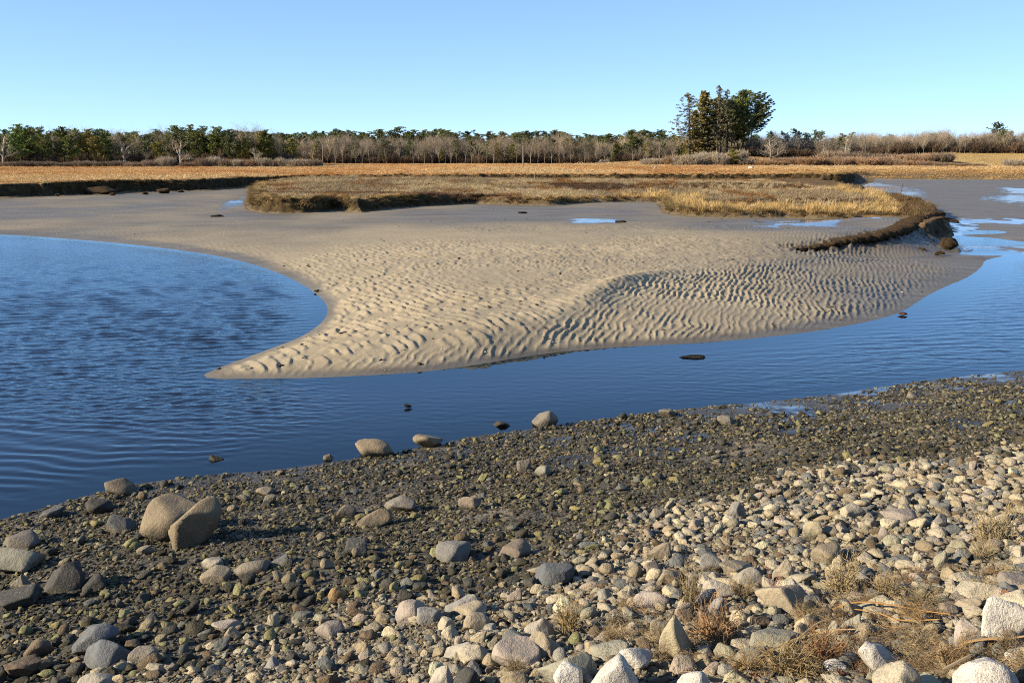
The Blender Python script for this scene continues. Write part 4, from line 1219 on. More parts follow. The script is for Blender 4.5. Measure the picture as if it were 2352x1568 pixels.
def leaf_mat(name, src='obj'):
    q = NT(name)
    col = q.n('ShaderNodeObjectInfo').outputs['Color'] if src == 'obj' else q.attr('col', 'INSTANCER').outputs['Color']
    rnd = q.n('ShaderNodeNewGeometry').outputs['Random Per Island']
    n = q.noise(q.coord((1, 1, 1)), .55, 3)
    a = q.mix(q.rng(n, .3, .7), q.mix(1.0, col, (.62, .68, .75), 'MULTIPLY'), q.mix(1.0, col, (1.5, 1.3, 1.0), 'MULTIPLY'))
    a = q.mix(q.rng(rnd, 0, 1, 0, .5), a, q.mix(1.0, col, (1.7, 1.5, 1.1), 'MULTIPLY'))
    q.base(a, .75, .2, alb=.75); a = q.mix(1.0, a, (.75, .75, .75), 'MULTIPLY')
    tl = q.n('ShaderNodeBsdfTranslucent', ins={0: a}); mx = q.n('ShaderNodeMixShader', ins={0: .15, 1: q.b.outputs[0], 2: tl.outputs[0]})
    q.t.links.new(mx.outputs[0], q.o.inputs[0]); return q.m
M_NEED = leaf_mat('pine_needles'); M_TWIG = leaf_mat('bare_twigs'); M_NEEDI = leaf_mat('wood_foliage', 'inst')
q = NT('bark'); n_ = q.noise(q.coord((3, 3, .5)), 2.0, 4)
M_BARK = q.base(q.mix(q.rng(n_, .3, .7), q.mix(1.0, q.n('ShaderNodeObjectInfo').outputs['Color'], (.6, .6, .6), 'MULTIPLY'), q.n('ShaderNodeObjectInfo').outputs['Color']), .95, .1)

KIND = {}
def proto(key, fn):
    if key not in KIND:
        T, C = fn(); KIND[key] = (T.mesh('trunk', M_BARK, True), C.mesh('crown', M_TWIG if key[0] == 'bare' else M_NEED))
    return KIND[key]
TREES = []
def tree(px, top, y, kind, style, var, col, bark, wid=1.0, ref=14., q=1.0, rz=None, base=None, descr='', name=None, lab=None):
    """px, top in the 3840 wide view; y = distance"""
    X = at_y(px / 1.6327, 361, y)[0]
    g = float(terrain(np.array([X]), np.array([float(y)]), False)[0][0]) if base is None else base
    zt = at_y(px / 1.6327, top / 1.6327, y)[2]
    hgt = max(1.5, zt - g)
    tm, cm = proto((kind, style, var), (lambda: conifer(var * 13 + len(style) * 101, style, ref, q)) if kind == 'conifer' else (lambda: bare(var * 17 + 5, ref, style)))
    zmax = max(v.co.z for v in cm.vertices) if 'zmax' not in cm else cm['zmax']; cm['zmax'] = zmax
    nm = name or ('pine_tree' if kind == 'conifer' and style not in ('spruce', 'sparse') else 'spruce_tree' if kind == 'conifer' else 'bare_tree')
    root = bpy.data.objects.new(nm, None); COL.objects.link(root); root.empty_display_size = .5
    root.location = (X, y, g - .1)
    s = hgt / zmax
    root.scale = (s * wid, s * wid, s); root.rotation_euler = (0, 0, random.uniform(0, 6.28) if rz is None else rz)
    a = link('trunk', tm, root); a.color = (*bark, 1)
    b = link('crown', cm, root); b.color = (*col, 1)
    TREES.append(dict(o=root, px=px, d=descr, y=y, h=hgt, lab=lab, cat='tree'))
    return root

DKG = (.10, .125, .042); MDG = (.145, .165, .05); YLG = (.22, .215, .06); BLG = (.085, .11, .055); OLV = (.175, .165, .052)
BKP = (.09, .068, .05); BKG = (.38, .345, .29); BKL = (.62, .56, .47); TWG = (.225, .208, .188); TWL = (.34, .315, .28); TWR = (.25, .18, .14)
R = np.random.default_rng(77)
def rj(a): return a * (1 + .20 * R.normal()) * np.array([1 + .10 * R.normal() + .05, 1.08, 1])
# left woodland, 300-340 m off
for px, top, w, st, c, y in [(79,455,1.25,'dense',DKG,318),(158,470,.9,'pine',MDG,330),(242,474,1.1,'dense',DKG,322),(330,476,1.2,'pine',OLV,326),(397,474,1.1,'dense',DKG,330),(20,474,1.0,'dense',DKG,328),(-60,465,1.2,'dense',DKG,325),
    (200,482,.9,'pine',MDG,345),(290,482,.9,'pine',DKG,348),(520,483,1.0,'pine',MDG,338),(590,482,1.0,'pine',DKG,360),(596,515,1.1,'dense',OLV,326),(664,470,1.2,'dense',MDG,345),(713,467,1.0,'pine',MDG,340),(762,468,1.0,'pine',DKG,338),(816,463,1.15,'dark',DKG,336),
    (868,485,1.0,'dark',BLG,330),(914,508,1.1,'dense',YLG,332),(988,493,1.3,'dense',OLV,335),(448,486,.9,'pine',MDG,352),(1094,510,1.2,'dense',YLG,380),(640,492,.9,'dark',DKG,352),(120,476,.9,'dark',DKG,342),(270,500,1.0,'dense',DKG,316),(360,505,1.0,'dense',OLV,318),(180,510,.9,'dark',DKG,314),(60,520,.9,'dark',DKG,312),(740,510,1.0,'dark',DKG,330),(560,520,1.0,'dark',BLG,332)]:
    tree(px, top + float(R.uniform(-5, 9)), y, 'conifer', st, int(R.integers(0, 8)), tuple(rj(np.array(c))), BKP, w, descr=dict(dense='bushy green pine', pine='open limbed pine', dark='narrow dark pine')[st])
for px, top, w, c, y, st in [(10,492,1.0,TWL,308,'spread'),(350,464,.8,TWG,350,'slender'),(468,485,1.1,TWG,322,'spread'),(677,506,1.1,TWL,312,'spread'),(762,466,.8,TWG,345,'slender'),(930,498,1.0,TWG,340,'slender'),(962,545,1.0,TWL,322,'spread'),(1030,505,1.0,TWG,350,'slender'),(545,540,1.0,TWG,318,'slender'),(1010,520,.9,TWG,345,'slender'),(428,510,.9,TWG,326,'slender'),(620,560,.9,TWG,316,'slender'),(820,545,.9,TWR,322,'slender'),(1060,500,1.0,TWG,395,'slender')]:
    tree(px, top, y, 'bare', st, int(R.integers(0, 3)) + (10 if st == 'spread' else 0), c, BKG if st != 'spread' else BKL, w * (1.0 if st == 'spread' else .9), ref=12., descr='spreading bare tree' if st == 'spread' else 'slender bare tree',
         lab='pale spreading bare tree at the edge of the left pine wood' if px == 677 else None)
# far wood across the middle, 430-520 m off: pines standing above bare grey trees
for px, top, w, st, c in [(1040,494,.9,'dark',DKG),(1072,496,.9,'dark',BLG),(1110,495,.9,'dark',DKG),(1150,493,.9,'dark',BLG),(1185,497,.8,'pine',DKG),(1215,488,.7,'spruce',DKG),(1250,492,.9,'pine',BLG),(1290,490,1.0,'pine',DKG),(1318,490,1.0,'pine',BLG),(1367,494,1.0,'dark',DKG),
    (1432,482,1.2,'dense',DKG),(1452,505,1.3,'dense',MDG),(1492,473,1.3,'pine',BLG),(1552,484,1.0,'pine',DKG),(1590,484,1.0,'pine',BLG),(1634,481,.9,'pine',DKG),(1657,483,.9,'pine',MDG),(1694,497,.9,'dark',DKG),(1753,486,1.1,'ftop',BLG),(1830,490,1.2,'pine',DKG),(1884,495,1.1,'pine',BLG),(1925,494,1.0,'pine',DKG),(1977,488,1.0,'pine',BLG),(2010,489,1.0,'ftop',DKG),(2043,489,1.0,'pine',BLG),(2070,498,.9,'pine',DKG),(2112,498,1.3,'ftop',BLG),
    (2156,528,1.0,'dark',MDG),(2190,530,.8,'spruce',DKG),(2216,528,.8,'spruce',DKG),(2238,532,.8,'spruce',BLG),(2272,507,1.3,'ftop',BLG),(2325,502,1.1,'pine',DKG),(2363,508,1.1,'pine',MDG),(2405,510,1.1,'dense',OLV),(2445,484,1.2,'ftop',BLG),(2478,484,.9,'dark',BLG),(2520,502,1.0,'pine',OLV)]:
    tree(px, top, float(R.uniform(492, 520)), 'conifer', st, int(R.integers(0, 7)), tuple(rj(np.array(c))), BKP, w * 1.35, descr=dict(dense='bushy green pine', pine='dark skyline pine', dark='narrow dark pine', spruce='small pointed spruce', ftop='flat topped pine')[st])
for px, top, w, st, c in [(1438,520,1.1,'dark',BLG),(1536,530,1.0,'dark',BLG),(1710,525,1.0,'dark',DKG),(1655,560,.9,'dense',MDG),(1824,536,1.1,'pine',MDG),(1865,533,1.0,'pine',OLV),(1922,536,1.0,'dense',OLV),(2064,538,1.0,'dark',DKG),(2238,555,1.1,'spruce',DKG),(2254,580,1.0,'spruce',DKG),(2314,530,1.1,'dense',YLG),(2300,560,.9,'dense',MDG),(2428,528,1.0,'dense',OLV),(1180,540,1.0,'dense',OLV),(1330,545,1.0,'dark',DKG),(1590,552,.9,'dense',OLV)]:
    tree(px, top, float(R.uniform(470, 480)), 'conifer', st, int(R.integers(0, 7)), tuple(rj(np.array(c))), BKP, w, descr=dict(dense='low olive pine', pine='open limbed pine', dark='mid height dark pine', spruce='small pointed spruce')[st])
px = 1150.
while px < 2540:
    top = 522 + 14 * float(vnoise(px / 90., 3.3, 9)) + R.uniform(-14, 34)
    tree(px, top, float(R.uniform(462, 474)), 'bare', 'slender', int(R.integers(0, 5)), TWG if R.random() < .6 else TWL, BKG if R.random() < .55 else BKL, float(R.uniform(.8, 1.15)), ref=12., descr='slender grey bare tree')
    px += R.uniform(17, 32)
# right-hand wood on the rise, 380-420 m
for px, top, w, st, c in [(2942,488,1.0,'ftop',BLG),(2978,480,1.2,'pine',DKG),(3021,494,1.1,'dense',MDG),(3048,484,.8,'pine',BLG),(3077,488,1.2,'dark',DKG),(3153,498,.9,'dark',OLV),(3193,493,.9,'dark',DKG),(3496,497,1.5,'ftop',DKG),(3600,513,1.0,'dark',BLG),(3658,525,1.0,'dark',MDG),(2885,488,.9,'ftop',BLG),(2830,500,1.0,'dense',MDG),(3240,540,.9,'dark',DKG),(3330,545,.9,'dark',MDG),(2800,520,1.2,'dense',MDG)]:
    tree(px, top, float(R.uniform(404, 425)), 'conifer', st, int(R.integers(0, 7)), tuple(rj(np.array(c))), BKP, w, descr=dict(dense='bushy green pine', pine='dark skyline pine', dark='narrow dark pine', ftop='flat topped pine')[st])
tree(3708, 454, 400., 'conifer', 'flag', 7, BLG, BKP, 1.25, rz=0.15, lab='windblown pine leaning right above the right hand bare wood')
px = 2900.
while px < 3900:
    top = 497 - 6 * (px > 3200) + 10 * float(vnoise(px / 80., 5.1, 9)) + R.uniform(-12, 30)
    tree(px, top, float(R.uniform(384, 400)), 'bare', 'slender', int(R.integers(0, 5)), TWG if R.random() < .5 else TWL, BKG if R.random() < .5 else BKL, float(R.uniform(.85, 1.2)), ref=12., descr='slender grey bare tree')
    px += R.uniform(18, 34)
tree(3092, 541, 372., 'bare', 'spread', 12, (.42, .39, .35), (.55, .52, .47), .9, ref=12., lab='whitish forked bare tree in front of the right hand wood')
tree(3170, 506, 376., 'bare', 'spread', 10, TWL, BKL, .9, ref=12., lab='broad pale bare tree right of the whitish forked one')
tree(2890, 508, 352., 'bare', 'spread', 15, TWL, (.36, .31, .25), 1.35, ref=12., base=2.4, lab='lone wide spreading bare tree right of the tall pine clump')
# tall clump in front of the wood
yc = 392.
CL = 'in the tall clump before the far wood'
for px, top, st, var, c, w, rz, lb in [(2584,344,'sparse',1,(.17,.155,.08),1.55,.6,'thin half bare spruce on the left side of the tall clump'),
    (2634,336,'spruce',2,(.19,.17,.055),1.45,.0,'dense olive spruce filling the left of the tall clump'),
    (2606,410,'spruce',3,(.21,.185,.06),1.25,1.,'lower olive spruce in front of the dense one in the tall clump'),
    (2688,318,'sparse',3,(.13,.13,.085),1.0,2.,'topmost thin spruce tip of the tall clump'),
    (2682,360,'dark',3,(.10,.105,.036),1.1,3.,'dark spruce with bare pale trunk in the middle of the tall clump'),
    (2664,430,'spruce',1,(.085,.095,.038),1.0,2.,'short dark spruce at the foot of the tall clump'),
    (2722,332,'sparse',2,(.15,.155,.11),.8,1.,'faint thin pine top at the back of the tall clump'),
    (2726,368,'pine',5,(.085,.105,.042),.9,1.,'straight pine with dark trunk near the middle of the tall clump'),
    (2742,378,'pine',6,(.085,.105,.042),.8,4.,'slim pine with close twin trunk in the tall clump'),
    (2702,372,'dense',4,(.07,.085,.032),.8,3.,'dark round pine crown in the middle of the tall clump'),
    (2752,362,'dense',5,(.075,.095,.036),.75,1.,'dark pine crown joining the middle and right of the tall clump'),
    (2784,332,'dense',6,(.12,.155,.05),.95,2.,'highest round green pine of the tall clump'),
    (2765,352,'pine',7,(.10,.13,.045),.9,5.,'pine standing just left of the highest round green one'),
    (2800,340,'flag',5,(.07,.095,.045),.92,.0,'leaning pine with layered boughs on the right of the tall clump'),
    (2812,372,'flag',6,(.07,.095,.045),.9,-.1,'outermost curved pine on the right edge of the tall clump')]:
    b0 = None
    tree(px, top, yc + float(R.uniform(-7, 7)), 'conifer', st, var + 20, c, (.13, .11, .08), w * .92, ref=30., q=2.2, rz=rz, lab=lb)
# shrubs
SHM = [shrub_mesh(900 + k, 420, M_TWIG, (1.0, 1.3, 1.6)[k % 3]) for k in range(6)]
def shrub(px, top, y, wpx, col, descr):
    X = at_y(px / 1.6327, 361, y)[0]; g = float(terrain(np.array([X]), np.array([float(y)]), False)[0][0])
    zt = at_y(px / 1.6327, top / 1.6327, y)[2]; hgt = max(.8, zt - g); k = int(R.integers(0, 6))
    o = link('shrub', SHM[k]); wd = 1.5 * wpx / 3733 * y / 2 / (1.0, 1.3, 1.6)[k % 3]
    o.location = (X, y, g - .05); o.scale = (wd * R.uniform(.8, 1.25), wd * .8, hgt * R.uniform(.85, 1.25)); o.rotation_euler = (0, 0, R.uniform(0, 6.28)); o.color = (*(np.array(col) * (1 + .1 * R.normal())), 1)
    TREES.append(dict(o=o, px=px, d=descr, y=y, h=hgt, lab=None, cat='shrub'))
SG = (.36, .325, .28); SR = (.29, .215, .165); SB = (.22, .18, .15); SRU = (.33, .225, .15)
for px, top, wpx, col, y, d in [(622,594,55,SG,300,'grey twiggy shrub'),(700,606,60,SR,300,'reddish low shrub'),(760,597,60,SB,301,'brown twiggy shrub'),(800,588,45,SG,302,'grey twiggy shrub'),(845,600,50,SB,300,'brown twiggy shrub'),(893,592,40,SG,300,'grey twiggy shrub'),(935,600,55,SR,300,'reddish low shrub'),(985,592,50,SG,300,'grey twiggy shrub'),(1020,602,50,SB,300,'brown twiggy shrub'),(1050,595,40,SG,300,'grey twiggy shrub'),(1120,596,75,SG,299,'grey twiggy shrub'),(1178,598,60,SB,299,'brown twiggy shrub'),
    (560,604,60,SB,300,'brown twiggy shrub'),(500,606,60,SB,300,'brown twiggy shrub'),(440,606,60,SB,302,'brown twiggy shrub'),(380,606,60,SB,302,'brown twiggy shrub'),(310,606,70,SB,302,'brown twiggy shrub'),(240,606,70,SB,302,'brown twiggy shrub'),(170,606,70,SB,302,'brown twiggy shrub'),(100,604,70,SB,302,'brown twiggy shrub'),(30,604,70,SB,302,'brown twiggy shrub'),
    (2450,590,60,SG,356,'grey twiggy shrub'),(2530,588,75,SR,352,'reddish low shrub'),(2590,574,85,SG,345,'grey twiggy shrub'),(2650,576,75,SG,346,'grey twiggy shrub'),(2700,578,70,SG,344,'grey twiggy shrub'),(2745,574,70,SG,348,'grey twiggy shrub'),(2790,590,60,SG,344,'grey twiggy shrub'),(2835,590,70,SR,346,'reddish low shrub'),(2780,568,50,SG,350,'grey twiggy shrub'),
    (2940,590,80,SR,350,'reddish low shrub'),(2990,586,80,SR,348,'reddish low shrub'),(3040,590,85,SRU,340,'rusty low shrub'),(3095,588,85,SR,342,'reddish low shrub'),(3150,592,85,SR,340,'reddish low shrub'),(3205,586,85,SR,344,'reddish low shrub'),(3260,592,85,SRU,338,'rusty low shrub'),(3315,588,85,SR,338,'reddish low shrub'),(3370,596,80,SR,334,'reddish low shrub'),(3425,602,80,SRU,330,'rusty low shrub'),(3480,606,80,SR,326,'reddish low shrub'),(3540,610,80,SR,324,'reddish low shrub'),(3600,612,80,SRU,322,'rusty low shrub'),(3660,614,70,SR,320,'reddish low shrub'),(3820,598,75,SG,318,'grey twiggy shrub'),
    (3120,572,90,SB,366,'brown twiggy shrub'),(3210,574,90,SB,366,'brown twiggy shrub'),(3300,574,90,SB,362,'brown twiggy shrub'),(3390,578,90,SR,356,'reddish low shrub'),(3460,578,90,SR,352,'reddish low shrub'),(3530,576,80,SB,352,'brown twiggy shrub'),(2870,600,50,SRU,340,'rusty low shrub'),(2920,604,60,SRU,338,'rusty low shrub')]:
    shrub(px, top, y, wpx, col, d)
tree(2752, 556, 342., 'conifer', 'dense', 9, YLG, BKP, 1.6, lab='small yellow green pine bush at the foot of the tall clump')

# labels: counted along the wood from things one can find
LM = [(677, 'pale spreading tree'), (1208, 'thin dead snag'), (1962, 'tall bare pole'), (2650, 'tall pine clump'), (2890, 'lone wide tree'), (3708, 'windblown pine')]
ORDS = ['first', 'second', 'third', 'fourth', 'fifth', 'sixth', 'seventh', 'eighth', 'ninth', 'tenth'] + ['%dth' % i if i % 10 not in (1, 2, 3) or i < 20 else '%d%s' % (i, {1: 'st', 2: 'nd', 3: 'rd'}[i % 10]) for i in range(11, 60)]
grp = {}
for t in TREES:
    if t['lab']: continue
    j = min(range(len(LM)), key=lambda k: abs(LM[k][0] - t['px']))
    grp.setdefault((t['d'], j, t['px'] > LM[j][0]), []).append(t)
for (d, j, rt), L in grp.items():
    L.sort(key=lambda t: abs(t['px'] - LM[j][0]))
    for i, t in enumerate(L):
        t['lab'] = f"{d}, {ORDS[i]} {'right' if rt else 'left'} of the {LM[j][1]}"
for t in TREES:
    g = 'shrubs along the edge of the marsh' if t['cat'] == 'shrub' else 'trees of the tall clump' if 'tall clump' in t['lab'] and ' of the tall clump' in t['lab'] + ' ' and t['h'] > 18 else 'trees along the edge of the far wood'
    tag(t['o'], t['lab'], t['cat'], g)

# the wood behind, one mass
WOOD = bpy.data.collections.new('wood_shapes')
for k in range(10):
    if k < 8:
        T, C = bare(400 + k, 12., 'slender') if k < 6 else conifer(430 + k, 'dark' if k == 6 else 'pine', 14.)
        me = mesh_np('wood_tree', np.concatenate(T.v + C.v), np.concatenate([f for f in T.f] + [f + T.n for f in C.f]), False, M_NEEDI)
    else: me = shrub_mesh(950 + k, 380, M_NEEDI, 1.3)
    WOOD.objects.link(bpy.data.objects.new('wood_%02d' % k, me))
wr_ = np.random.default_rng(9); WP = []
def wood(n, x0, x1, y0, y1, h0, h1, pc):
    px = wr_.uniform(x0, x1, n); y = wr_.uniform(y0, y1, n); X = (px / 1.6327 - 1176) / FD * y
    for i in range(n):
        con = wr_.random() < pc
        if wr_.random() < .34: WP.append((X[i], y[i], wr_.uniform(2.5, 5.0), int(wr_.integers(8, 10)), 2)); continue
        WP.append((X[i], y[i], wr_.uniform(h0, h1) * (1 + .13 * float(vnoise(px[i] / 70., .5, 12)) + .09 * float(vnoise(px[i] / 25., .5, 13))), int(wr_.integers(6, 8)) if con else int(wr_.integers(0, 6)), con))
wood(800, -500, 1080, 332, 400, 9., 12.3, .6)
wood(2000, 900, 2900, 474, 522, 8.5, 12.3, .12)
wood(330, 980, 2560, 495, 524, 11.5, 15.5, 1.0)
wood(1500, 2780, 4300, 390, 440, 5.5, 8.6, .06)
WP = np.array(WP); n = len(WP)
wz_, _ = terrain(WP[:, 0], WP[:, 1], False)
wc = np.where(WP[:, 4:5] > 1.5, np.array([[.13, .10, .078]]), np.where(WP[:, 4:5] > .5, np.array([DKG]) * 1.0, np.where(wr_.random((n, 1)) < .5, np.array([TWG]), np.array([[.40, .345, .29]]))))
wh = WP[:, 2] / np.where(WP[:, 4] > 1.5, 1., np.where(WP[:, 4] > .5, 14., 12.))
ww = wh * wr_.uniform(.9, 1.3, n)
scatter('woods', np.stack([WP[:, 0], WP[:, 1], wz_ - .2], -1), np.stack([np.zeros(n), np.zeros(n), wr_.uniform(0, 6.28, n)], -1), np.stack([ww, ww, wh], -1), WP[:, 3].astype(int), np.concatenate([wc * (1 + .12 * wr_.normal(size=(n, 1))), np.ones((n, 1))], 1), WOOD, 'mass of grey bare trees and pines behind the wood edge', 'wood')
print('trees', len(TREES))
# ------------------------------------------------------------------ small things of the shore
dr = np.random.default_rng(55)
def ground(px, py):
    return hit([px], [py])[0]
def twig_tuft(seed, n, curl=1.0, up=.6):
    r = np.random.default_rng(seed); G = Geo()
    def strand(p, d, L, w, dep):
        m = 6; P = [p]
        for i in range(m):
            d = d + r.normal(0, .28 * curl, 3) + np.array([0, 0, -.05]); d /= np.linalg.norm(d); P.append(P[-1] + d * L / m)
        P = np.array(P); P[:, 2] = np.maximum(P[:, 2], .004)
        G.tube(P, np.linspace(w, w * .4, m + 1), 3)
        if dep:
            for k in range(r.integers(2, 5)):
                j = int(r.integers(1, m)); dd = d + r.normal(0, .7, 3); strand(P[j], dd / np.linalg.norm(dd), L * r.uniform(.25, .55), w * .6, dep - 1)
    for i in range(n):
        a = r.uniform(0, 6.28); b = np.array([math.cos(a), math.sin(a), 0]) * .28 * math.sqrt(r.random())
        d = np.array([math.cos(a) * r.uniform(.2, 1.1), math.sin(a) * r.uniform(.2, 1.1), up * r.uniform(.4, 1.4)]); d /= np.linalg.norm(d)
        strand(b, d, r.uniform(.35, .8), .010, 1)
    v = np.concatenate(G.v); v[:, :2] /= np.abs(v[:, :2]).max(); v[:, 2] /= v[:, 2].max()
    return mesh_np('dry_tuft', v, np.concatenate(G.f), False, M_STRAWO)
TUFM = [twig_tuft(70 + k, 95, .8 + .25 * (k % 3), (.9, .5, .35)[k % 3]) for k in range(6)]
for k, (px, py, w, h, c, lab) in enumerate([
    (2130, 2385, 135, 130, (.50, .36, .17), 'bushy straw coloured dry plant right of the pale triangular boulder'),
    (2290, 2425, 70, 70, (.45, .32, .16), 'small dry plant left of the tall yellowish boulder'),
    (3165, 2235, 210, 120, (.52, .39, .20), 'mat of dry straw stems below the pinkish boulder'),
    (3330, 2250, 170, 70, (.48, .35, .18), 'dry stems behind the orange reed stalks'),
    (3480, 2285, 150, 60, (.42, .32, .18), 'flattened dry stems left of the tan wedge'),
    (2690, 2420, 240, 160, (.46, .27, .13), 'reddish brown dry plant left of the large greenish slab'),
    (2585, 2300, 90, 150, (.46, .35, .19), 'upright dry plant touching the tall yellowish boulder'),
    (2790, 2260, 120, 90, (.44, .32, .17), 'thin dry stems left of the largest tan boulder'),
    (3745, 2040, 230, 110, (.52, .40, .22), 'wide straw coloured dry plant above the notched boulder'),
    (3690, 2110, 150, 60, (.48, .37, .21), 'low straw tangle in front of the wide dry plant'),
    (3020, 2360, 130, 80, (.42, .30, .16), 'dry tangle left of the greenish rounded stone'),
    (3110, 2500, 230, 130, (.40, .22, .11), 'rust brown dry tangle left of the white speckled wedge'),
    (2960, 2555, 260, 110, (.46, .32, .15), 'matted dry stems at the bottom edge under the reeds'),
    (3420, 2345, 140, 60, (.46, .30, .14), 'dry stems tangled in the orange reed stalks'),
    (3580, 2520, 210, 100, (.42, .28, .14), 'dry tangle left of the large white boulder'),
    (3790, 2470, 110, 90, (.30, .22, .13), 'dark dry stems at the right edge by the large white boulder'),
    (2810, 2545, 200, 100, (.42, .28, .13), 'dry tangle right of the bottom edge white boulder'),
    (2480, 2500, 100, 70, (.36, .25, .14), 'dry plant under the smaller white boulder'),
    (1930, 2545, 80, 60, (.42, .31, .17), 'dry wisp under the wide pinkish boulder')]):
    p = ground(px, py); dep = p[1] * _cp + (H - p[2]) * _sp
    o = link('dry_plant', TUFM[k % 6]); s_ = w / 3733 * dep * .62
    o.location = (p[0], p[1] + s_ * .2, p[2] + .05); o.scale = (s_, s_ * .85, h / 3733 * dep * 1.5); o.rotation_euler = (0, 0, dr.uniform(0, 6.28)); o.color = (c[0] * .9, c[1] * .95, c[2], 1)
    tag(o, lab, 'dry plant', 'dried plants among the stones')
# flattened reed stalks
def strip(P, w, th):
    P = np.asarray(P, float); m = len(P); d = np.gradient(P, axis=0); d /= np.linalg.norm(d, axis=1)[:, None]
    sd_ = np.cross(d, [0, 0, 1.]); sd_ /= np.linalg.norm(sd_, axis=1)[:, None]; up = np.cross(sd_, d)
    w = np.asarray(w)[:, None]
    ring = np.stack([P - sd_ * w, P + up * th, P + sd_ * w, P - up * th], 1).reshape(-1, 3)
    i = np.arange(m - 1)[:, None] * 4; j = np.arange(4)[None]; j2 = (j + 1) % 4
    return ring, np.stack([i + j, i + j2, i + 4 + j2, i + 4 + j], -1).reshape(-1, 4)
for k, (pa, c, w, lift, lab) in enumerate([
    ([(3118, 2325), (3200, 2306), (3330, 2312), (3450, 2335), (3560, 2352)], (.58, .31, .10), .011, .10, 'long orange reed stalk arching over the pebbles'),
    ([(3200, 2312), (3290, 2330), (3370, 2356), (3520, 2352)], (.62, .36, .13), .010, .07, 'shorter orange reed stalk crossing under the long one'),
    ([(3240, 2350), (3340, 2368), (3420, 2362), (3500, 2368)], (.55, .30, .10), .009, .04, 'lowest orange reed stalk lying on the pebbles'),
    ([(2770, 2560), (2880, 2500), (3010, 2440), (3120, 2412), (3205, 2408)], (.62, .45, .22), .012, .10, 'long straw coloured reed running to the white speckled wedge'),
    ([(2900, 2545), (2980, 2470), (3060, 2390), (3110, 2370)], (.60, .46, .24), .007, .12, 'thin straw reed crossing the long straw coloured one'),
    ([(3590, 2462), (3680, 2450), (3770, 2440), (3860, 2430)], (.56, .36, .16), .013, .10, 'tan reed stalk above the large white boulder'),
    ([(3530, 2575), (3600, 2540), (3690, 2484)], (.66, .50, .27), .010, .12, 'pale reed leaning on the large white boulder'),
    ([(3570, 2478), (3660, 2466), (3740, 2452)], (.50, .28, .10), .011, .03, 'orange reed stalk half hidden under the tan one')]):
    P = hit([a[0] for a in pa], [a[1] for a in pa]); P[:, 2] = np.linspace(P[0, 2], P[-1, 2], len(P)) * .6 + P[:, 2] * .4 + lift * .8 + .01 * np.sin(np.arange(len(P)) * 2.1)
    P = smooth_poly(P, 2); t = np.linspace(0, 1, len(P))
    v_, f_ = strip(P, 1.15 * w * (.35 + .65 * np.sin(math.pi * np.clip(t * .9 + .08, 0, 1))), .003)
    c0 = v_.mean(0); o = link('reed_stalk', mesh_np('reed_stalk', v_ - c0, f_, False, M_STRAWO)); o.location = c0; o.color = (*c, 1)
    tag(o, lab, 'reed stalk', 'fallen reed stalks')
# dead leaves
def leaf_mesh(seed):
    r = np.random.default_rng(seed); bm = bmesh.new(); n = 28; ring = []
    for i in range(n):
        a = i / n * 6.2832; rad = (.55 + .45 * abs(math.cos(a / 2))) * (.72 + .28 * math.cos(a * 7)) * r.uniform(.85, 1.1)
        x, y = math.cos(a) * rad, math.sin(a) * rad * .7
        ring.append(bm.verts.new((x, y, .18 * x * x + .22 * y * y + .05 * math.sin(5 * x))))
    mid = [bm.verts.new((x, 0, .12 * x * x - .04)) for x in (-.35, 0, .35)]
    c = mid[1]
    for i in range(n): bm.faces.new((c, ring[i], ring[(i + 1) % n]))
    for m_ in (mid[0], mid[2]): bm.verts.remove(m_)
    me = bpy.data.meshes.new('dead_leaf'); bm.to_mesh(me); bm.free(); me.materials.append(M_STRAWO); return me
LFM = [leaf_mesh(k) for k in range(3)]
for k, (px, py, w, c, lift, tl, lab) in enumerate([
    (3808, 2395, 70, (.40, .16, .09), .12, .9, 'large reddish brown oak leaf against the big white granite boulder'),
    (3762, 2272, 40, (.45, .20, .11), .10, .3, 'small red brown leaf behind the big white granite boulder'),
    (3195, 2508, 80, (.26, .11, .065), .05, .5, 'dark brown curled leaf left of the white speckled wedge'),
    (3232, 2545, 90, (.24, .10, .06), .04, .3, 'dark brown leaf left of the orange stained boulder'),
    (3150, 2545, 60, (.20, .08, .05), .04, .2, 'darkest small leaf among the rust brown tangle'),
    (3370, 2418, 60, (.22, .14, .12), .04, .4, 'purplish brown leaf right of the white speckled wedge'),
    (3300, 2225, 50, (.30, .17, .12), .07, .8, 'brown leaf standing in the dry stems behind the reeds'),
    (2690, 1043, 26, (.55, .27, .15), .01, .3, 'lone orange leaf on the rippled sand bar'),
    (2820, 2560, 80, (.36, .13, .06), .05, .3, 'rust red leaf at the bottom edge by the straw reed'),
    (2150, 2556, 40, (.50, .22, .07), .06, .4, 'orange leaf at the bottom edge on the greenish cream boulder')]):
    p = ground(px, py); dep = p[1] * _cp + (H - p[2]) * _sp
    o = link('dead_leaf', LFM[k % 3]); s_ = w / 3733 * dep * .55
    o.location = (p[0], p[1], p[2] + lift); o.scale = (s_,) * 3; o.rotation_euler = (tl, .2 * dr.normal(), dr.uniform(0, 6.28)); o.color = (*c, 1)
    tag(o, lab, 'dead leaf', 'fallen dead leaves')
# reddish dry sprig on the tan boulder
p = ground(2900, 2300); o = link('dry_sprig', twig_tuft(91, 9, .7, 1.3)); o.location = (p[0], p[1] + .05, p[2] + .18); o.scale = (.15, .12, .22); o.color = (.48, .25, .18, 1)
tag(o, 'reddish dry sprig lying over the largest tan boulder', 'dry sprig')
